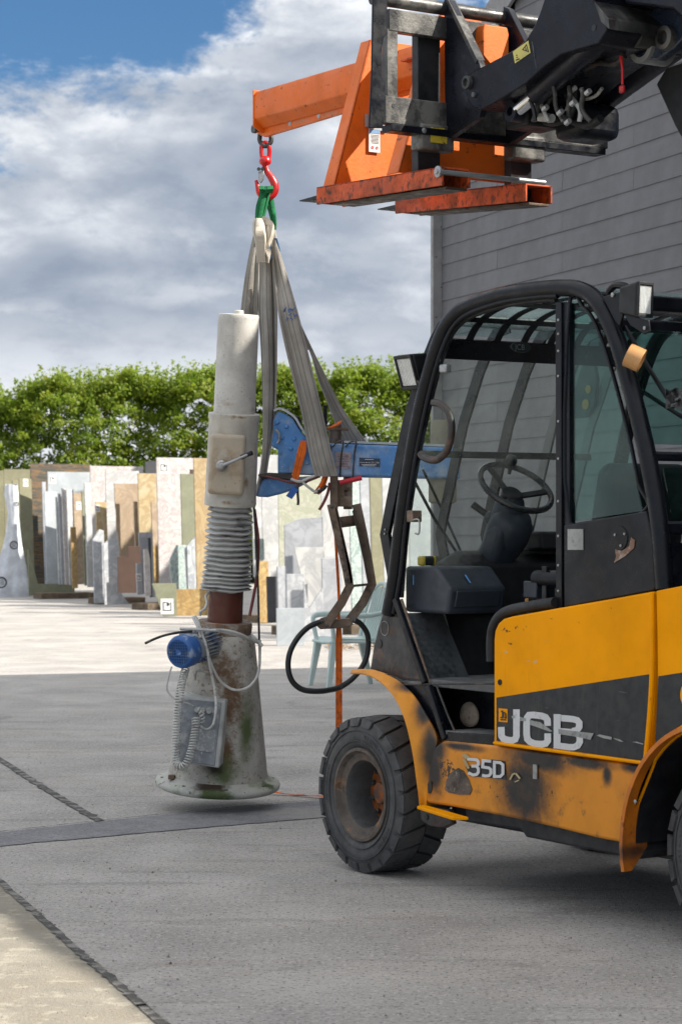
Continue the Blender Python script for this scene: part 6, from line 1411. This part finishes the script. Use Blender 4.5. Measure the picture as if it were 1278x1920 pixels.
mp('fan_well', MB().lathe([(.066, .0085), (.0, .0086)], mf, max_, 30), mat('grille_dark', (.01, .015, .03), .8), parent=mt_, smooth=0)
mp('terminal_box', MB().box(mo + UP * .055 - Vector((.05, -.02, 0)), (.10, .07, .07), (max_, max_.cross(UP).normalized(), UP)), boxwhite, parent=mt_, bevel=.01)
# control box: leans out at its foot
bx0 = [P(338, 1306, 11.98), P(424, 1314, 11.99), P(411, 1441, 11.92), P(323, 1427, 11.90)]
bk = [p + Vector((.02, .16, .015)) for p in bx0]
cbx = mp('control_box', MB().hexa([bx0[3], bx0[2], bk[2], bk[3], bx0[0], bx0[1], bk[1], bk[0]]), boxwhite, bevel=.010, seg=3)
def onbox(u, v, d=.0): return bx0[0].lerp(bx0[1], u).lerp(bx0[3].lerp(bx0[2], u), v) - Vector((0, d, 0))
mp('box_lid', MB().prism([onbox(.03, .03, .002), onbox(.90, .03, .002), onbox(.90, .97, .002), onbox(.03, .97, .002)], (0, -.006, 0)), boxgrey, parent=cbx, bevel=.004)
mp('rating_label', MB().prism([onbox(.36, .45, .010), onbox(.86, .45, .010), onbox(.84, .78, .010), onbox(.34, .78, .010)], (0, -.0015, 0)), mat('faded_label', (.26, .28, .30), .6, 0, [((.5, .5, .5), 30, .5, .62, .7)]), parent=cbx, smooth=0)
for u in (.40, .52, .66): mp('cable_gland', MB().cyl(onbox(u, .17, .008), onbox(u, .17, .035), .014, 12), boxwhite, parent=cbx)
# rim of dust ring round the old cover on the cone
def helix(path, r, turns, wire, n=10):
    Pn = spline([Vector(p) for p in path], 24); L = [0]
    for i in range(1, len(Pn)): L.append(L[-1] + (Pn[i] - Pn[i - 1]).length)
    out = []; N = int(turns * n)
    for i in range(N + 1):
        t = L[-1] * i / N; k = min(len(Pn) - 2, max(0, int(np.searchsorted(L, t)) - 1)); f = (t - L[k]) / max(1e-6, L[k + 1] - L[k])
        p = Pn[k].lerp(Pn[k + 1], f); d = (Pn[k + 1] - Pn[k]).normalized(); u = Vector((0, 1, 0)); u = (u - d * u.dot(d)).normalized(); w = d.cross(u); a = 2 * math.pi * i / n
        out.append(p + (u * math.cos(a) + w * math.sin(a)) * r)
    return MB().tube(out, wire, 6)
mp('coiled_cord', helix([P(348, 1254, 11.93), P(340, 1285, 11.86), P(334, 1330, 11.83), P(330, 1385, 11.82), P(331, 1425, 11.82), P(338, 1437, 11.80), P(349, 1432, 11.79), P(360, 1405, 11.80), P(366, 1370, 11.82), P(368, 1345, 11.84)], .019, 58, .0042), cable, smooth=60)
mp('coiled_cord', helix([P(371, 1328, 11.86), P(379, 1340, 11.85), P(378, 1356, 11.86)], .011, 5, .0045), cable, smooth=60)
def cab(pts, Y, r, m=cable, name='cable', sm=8):
    ys = Y if isinstance(Y, list) else [Y] * len(pts)
    return mp(name, MB().tube([P(x, y, y_) for (x, y), y_ in zip(pts, ys)], r, 8, smooth=sm), m, smooth=70)
cab([(366, 1155), (374, 1172), (383, 1200), (390, 1225), (398, 1250), (412, 1275), (430, 1290), (448, 1294), (466, 1288), (480, 1272), (486, 1250), (487, 1225), (487, 1200)], [12.0, 11.98, 11.95, 11.94, 11.95, 11.98, 12.0, 12.0, 12.02, 12.06, 12.10, 12.12, 12.12], .0075)
cab([(368, 1160), (378, 1185), (388, 1215), (392, 1240), (398, 1270), (404, 1300), (405, 1330), (401, 1355), (393, 1366), (384, 1367), (374, 1360)], [12.0, 11.97, 11.94, 11.93, 11.95, 11.93, 11.88, 11.86, 11.85, 11.85, 11.86], .0075)
cab([(362, 1157), (372, 1178), (376, 1196)], [12.02, 11.97, 11.95], .008)
cab([(338, 1179), (360, 1180), (385, 1181), (410, 1183), (440, 1190), (465, 1199), (488, 1206)], [11.97, 11.95, 11.94, 11.94, 11.97, 12.03, 12.12], .007)
cab([(385, 1185), (405, 1181), (430, 1183), (452, 1190), (472, 1200), (490, 1208)], [11.95, 11.94, 11.94, 11.97, 12.03, 12.1], .0075)
cab([(273, 1206), (290, 1198), (310, 1191), (335, 1186), (360, 1184)], [11.7, 11.75, 11.82, 11.9, 11.95], .007, cabledark)
cab([(322, 1250), (316, 1270), (313, 1292), (322, 1306), (335, 1314), (352, 1319), (362, 1324)], [11.85, 11.84, 11.84, 11.84, 11.84, 11.85, 11.87], .0048)
cab([(375, 1155), (376, 1147), (384, 1141), (388, 1130), (386, 1118), (392, 1110)], [12.1, 12.1, 12.12, 12.14, 12.15, 12.16], .007)
cab([(477, 955), (481, 985), (484, 1010), (484, 1040), (482, 1080), (475, 1120), (468, 1155)], 12.15, .008, redcable, sm=6)
cab([(476, 950), (479, 1000), (482, 1060), (484, 1110), (485, 1160), (486, 1205), (487, 1240)], 12.13, .006, cabledark)
cab([(470, 1190), (482, 1202), (492, 1212)], 12.08, .010)
# weld ring on the cone where a cover sat
mp('cast_rib', MB().tube([P(x, y, Y) for x, y, Y in ((366, 1275, 12.02), (370, 1258, 12.0), (395, 1262, 11.98), (412, 1265, 11.98))], .006, 8, smooth=4), castbase)

# --- blue swinging arm
BY = 12.18
def Bp(pts, Y=BY): return [P(x, y, Y) for x, y in pts]
plate = [(508, 836), (513, 810), (512, 790), (520, 771), (532, 774), (548, 784), (558, 800), (568, 815), (585, 824), (624, 832), (626, 892), (540, 888), (521, 888), (521, 842)]
ap = mp('arm_bracket', MB().prism(Bp(plate), (0, .20, 0)), bluepaint, bevel=.008, seg=3)
rim_ = [(514, 772), (524, 768), (538, 774), (552, 785), (562, 802), (574, 818), (592, 826)]
mp('bracket_rim', MB().grid([[P(x, y, BY - .012), P(x, y, BY + .21)] for x, y in [(p.x, p.y) for p in spline([Vector((*q, 0)) for q in rim_], 4)]], .012), mat('dusty_blue', (.50, .54, .57), .6, 0, [((.15, .28, .45), 8, .55, .7, .7)], (60, .4)), parent=ap)
for x, y in ((520, 792), (537, 800), (551, 823), (545, 841), (575, 868), (528, 820)):
    mp('bolt_head', MB().lathe([(.012, 0), (.012, .007), (.008, .011), (0, .011)], P(x, y, BY), (0, -1, 0), 6 if x % 2 else 12), bluepaint, parent=ap)
mp('pivot_hook', MB().tube(Bp([(516, 806), (523, 812), (524, 824), (520, 832)], BY - .03), .007, 8, smooth=3), bolt, parent=ap)
mp('curved_bracket', MB().prism(Bp([(480, 931), (486, 912), (495, 898), (512, 893), (548, 895), (588, 892), (575, 905), (552, 917), (525, 926), (500, 932)]), (0, .16, 0)), bluepaint, bevel=.010, seg=3)
mp('grease_plate', MB().prism(Bp([(503, 886), (545, 888), (552, 896), (548, 900), (500, 896), (484, 893), (484, 889)], BY - .02), (0, .22, 0)), bulk, bevel=.004)
arm = mp('arm_beam', MB().prism(Bp([(612, 831), (862, 839), (862, 898), (612, 893)]), (0, .20, 0)), bluepaint, bevel=.014, seg=3)
mp('arm_lid', MB().prism(Bp([(640, 826), (862, 834), (862, 838.4), (640, 830.4)], BY + .01), (0, .18, 0)), mat('dusty_blue', (.5, .54, .57), .6), parent=arm)
np_ = mp('name_plate', MB().prism(Bp([(673, 858), (711.5, 860), (711.5, 875.5), (673, 874)], BY - .001), (0, -.003, 0)), mat('plate_navy', (.03, .045, .09), .4), parent=arm, smooth=0)
mp('plate_lettering', text_mb('& CO. LTD', P(691, 868.5, BY - .0045), (1, 0, -.03), (0, 0, 1), .0115, depth=.0).add([], []), tagw, parent=np_, smooth=0)
mbp = MB()
for yy, x0, x1 in ((867.2, 677.5, 679.5), (867.2, 681, 683), (867.2, 684.5, 689.5), (861.5, 684, 700), (871.2, 678, 705), (873.5, 680, 703)): mbp.box(P((x0 + x1) / 2, yy, BY - .0045), ((x1 - x0) / F * BY, .001, .0025))
for xx in (675.5, 709): mbp.box(P(xx, 867, BY - .0045), (.003, .001, .004))
mp('plate_line', mbp, tagw, parent=np_, smooth=0)
np2 = mp('instruction_plate', MB().prism(Bp([(627, 846), (659, 849), (656.5, 879), (629, 878)], BY - .001), (0, -.003, 0)), mat('plate_faded', (.34, .30, .33), .5, 0, [((.18, .12, .14), 40, .5, .6, .7)]), parent=arm, smooth=0)
mbp = MB()
for i in range(8): mbp.box(P(643, 853 + i * 3.1, BY - .0045), ((24 - rnd.uniform(0, 8)) / F * BY, .001, .0022))
mp('plate_line', mbp, mat('faded_ink', (.15, .08, .10), .6), parent=np2, smooth=0)
for x in (641, 665):
    cab([(x - 18, 838), (x - 8, 829), (x + 2, 828), (x - 1, 850), (x - 3, 876), (x - 4, 895)], BY - .008, .004, cabledark, 'tie_wire')
# the grinding head at the far end of the arm and the gear under it
mp('arm_head', MB().lathe([(.0, .28), (.060, .28), (.066, .26), (.066, .05), (.06, .04), (.06, -.02), (.075, -.03), (.075, -.16), (.06, -.17), (0, -.17)], P(829, 885, BY + .10), UP, 30), mat('head_dirty', (.28, .26, .20), .7, 0, [((.12, .10, .06), 8, .5, .66, .8), ((.45, .44, .4), 9, .55, .7, .6)], (60, .4)))
mp('head_lug', MB().box(P(845, 820, BY + .10), (.05, .06, .06)), rustiron, bevel=.004)
mp('motor_bracket', MB().prism(Bp([(606, 760), (613, 760), (613, 800), (606, 802)], BY + .10), (0, .05, 0)), black, bevel=.003)
mp('adjust_screw', MB().cyl(P(628, 832, BY + .16), P(628, 796, BY + .16), .034, 14), rustiron)
mp('adjust_plate', MB().box(P(632, 805, BY + .16), (.12, .10, .012)), rustiron, bevel=.002)
mp('black_cover', MB().prism(Bp([(545, 778), (562, 780), (566, 812), (556, 800)], BY + .22), (0, .10, 0)), blackmatt, bevel=.01)
# rusty tongs and the black hose handle
ty = 12.16
def flatbar(pts, w, Y, th, name, m=rustiron, dY=None):
    rows = []; 
    for i, (x, y) in enumerate(pts):
        x0, y0 = pts[max(i - 1, 0)]; x1, y1 = pts[min(i + 1, len(pts) - 1)]; l = math.hypot(x1 - x0, y1 - y0); nx, ny = -(y1 - y0) / l, (x1 - x0) / l
        if 0 < i < len(pts) - 1: pass
        rows.append(((x + nx * w / 2, y + ny * w / 2), (x - nx * w / 2, y - ny * w / 2)))
    mb = MB(); A = [P(*r[0], Y) for r in rows]; B_ = [P(*r[1], Y) for r in rows]
    mb.prism(A + B_[::-1], (0, th, 0)); return mp(name, mb, m, bevel=.003)
flatbar([(626, 892), (626, 955)], 15, ty, .012, 'tong_hanger'); flatbar([(652, 892), (652, 955)], 17, ty + .08, .012, 'tong_hanger')
mp('tong_web', MB().prism(Bp([(630, 900), (660, 900), (660, 918), (645, 918), (645, 930), (660, 930), (660, 950), (630, 950)], ty + .05), (0, .012, 0)), rustiron)
bars1 = [(621, 945), (636, 1010), (650, 1068), (655, 1100), (640, 1130), (611, 1172)]
flatbar(bars1, 17, ty - .03, .012, 'tong_arm')
bars2 = [(668, 945), (680, 1000), (691, 1060), (697, 1095), (680, 1130), (648, 1172)]
flatbar(bars2, 17, ty + .10, .012, 'tong_arm')
mp('tong_arm_edge', MB().prism(Bp([(632, 950), (652, 1040), (661, 1092), (657, 1094), (648, 1042), (628, 952)], ty - .03), (0, .10, 0)), rustiron)
mp('tong_arm_edge', MB().prism(Bp([(664, 955), (684, 1045), (693, 1090), (690, 1094), (680, 1046), (660, 958)], ty + .02), (0, .09, 0)), mat('dark_rust', (.07, .05, .04), .6, .3, [((.2, .1, .05), 14, .5, .7, .5)]))
mp('tong_spacer', MB().cyl(P(633, 980, ty + .0), P(664, 976, ty + .10), .030, 14), rustiron)
mp('tong_spacer', MB().bar(P(656, 1099, ty), P(697, 1095, ty + .11), .02, .012), rustiron)
mp('tong_foot', MB().prism(Bp([(592, 1172), (600, 1160), (612, 1156), (618, 1162), (655, 1160), (662, 1172), (640, 1178), (600, 1180)], ty + .01), (0, .06, 0)), rustiron, bevel=.004)
for x, y in ((622, 950), (641, 1029), (650, 1086), (604, 1166), (612, 1173)):
    mp('tong_bolt', MB().lathe([(.010, 0), (.010, .006), (.006, .009), (0, .009)], P(x, y, ty - .03), (0, -1, 0), 8), darkgalv)
cab([(600, 1166), (578, 1176), (558, 1196), (544, 1222), (540, 1250), (547, 1276), (565, 1292), (590, 1296), (615, 1294), (640, 1287), (665, 1268), (684, 1240), (690, 1212), (688, 1188), (676, 1170), (664, 1163)], [12.1, 12.08, 12.05, 12.03, 12.02, 12.02, 12.03, 12.05, 12.1, 12.15, 12.2, 12.24, 12.25, 12.24, 12.22, 12.2], .0155, hosemat, 'hose_handle', 6)
# wires and tape under the arm
cab([(497, 893), (520, 898), (545, 905), (565, 906), (585, 899), (600, 893)], BY - .04, .006, redcable, 'wire')
cab([(545, 898), (562, 903), (580, 896), (596, 890)], BY - .05, .008, cable, 'wire')
cab([(618, 905), (614, 925), (605, 945), (598, 956)], BY - .03, .008, mat('hose_maroon', (.22, .06, .05), .6), 'wire')
cab([(558, 905), (558, 925), (559, 940), (558, 947)], BY - .04, .007, bulk, 'wire')
cab([(565, 902), (580, 915), (592, 922), (600, 916)], BY - .05, .007, cable, 'wire')
cab([(596, 922), (605, 918), (612, 910)], BY - .06, .009, blackmatt, 'wire')
cab([(636, 905), (655, 901), (678, 896)], BY - .03, .013, redhose, 'hose_end')
mp('blue_tape', ribbon([(549, 560, 912, 918), (536, 547, 930, 936)], [BY - .05, BY - .06], .002, 3, .004, 2, 4), mat('blue_tape', (.01, .10, .42), .35), smooth=60)
# orange ratchet strap: over the arm, down to the ground and across it
stp = Thing('ratchet_strap', 'orange ratchet strap tied round the blue arm and hanging down to the concrete', 'strap', P(636, 1350, 12.6))
stp.part('strap_band', ribbon([(564, 574, 826), (558, 574, 845), (553, 567, 870), (549, 562, 890), (552, 558, 904)], [BY - .035] * 5, .006, 6, .004, 3), oweb, smooth=60)
stp.part('strap_band', ribbon([(606, 616, 892), (600, 612, 905), (590, 606, 920), (588, 600, 926)], [BY - .03] * 4, .008, 6, .012, 7), oweb, smooth=60)
stp.part('strap_band', ribbon([(613, 633, 803, 797), (628, 640, 794, 788)], [BY + .05, BY + .1], .006, 5, .004, 2), oweb, smooth=60)
stp.part('strap_band', ribbon([(625, 627, 985), (628, 633, 1040), (632, 637, 1110), (632, 637, 1150), (629, 641, 1200), (629, 641, 1280), (629, 641, 1360), (629, 641, 1420)], [12.22] * 8, .004, 6, .003, 5), oweb, smooth=60)
g0 = Gd(640, 1500); g1 = Gd(585, 1496); g2 = Gd(540, 1492); g3 = Gd(496, 1490)
gy = [g0, g1, g2, g3]; rows = []
for i, p in enumerate(spline(gy, 6)):
    w_ = .02; k = .012 + .012 * abs(mnoise.noise(Vector((i * .3, 2, 0)))); rows.append([p + Vector((0, -w_ * .8, k)), p + Vector((0, w_ * .8, k * .8 + .006 * math.sin(i * .5)))])
p0 = P(635, 1420, 12.22)
stp.part('strap_band', MB().grid(rows, .003), oweb, smooth=60)
stp.part('strap_band', MB().grid([[p0 + Vector((-.017, 0, 0)), p0 + Vector((.017, 0, 0))], [Vector((p0.x - .017, 12.24, .03)), Vector((p0.x + .017, 12.24, .03))], [Vector((p0.x - .017, 12.5, .012)), Vector((p0.x + .017, 12.5, .012))]], .003), oweb)
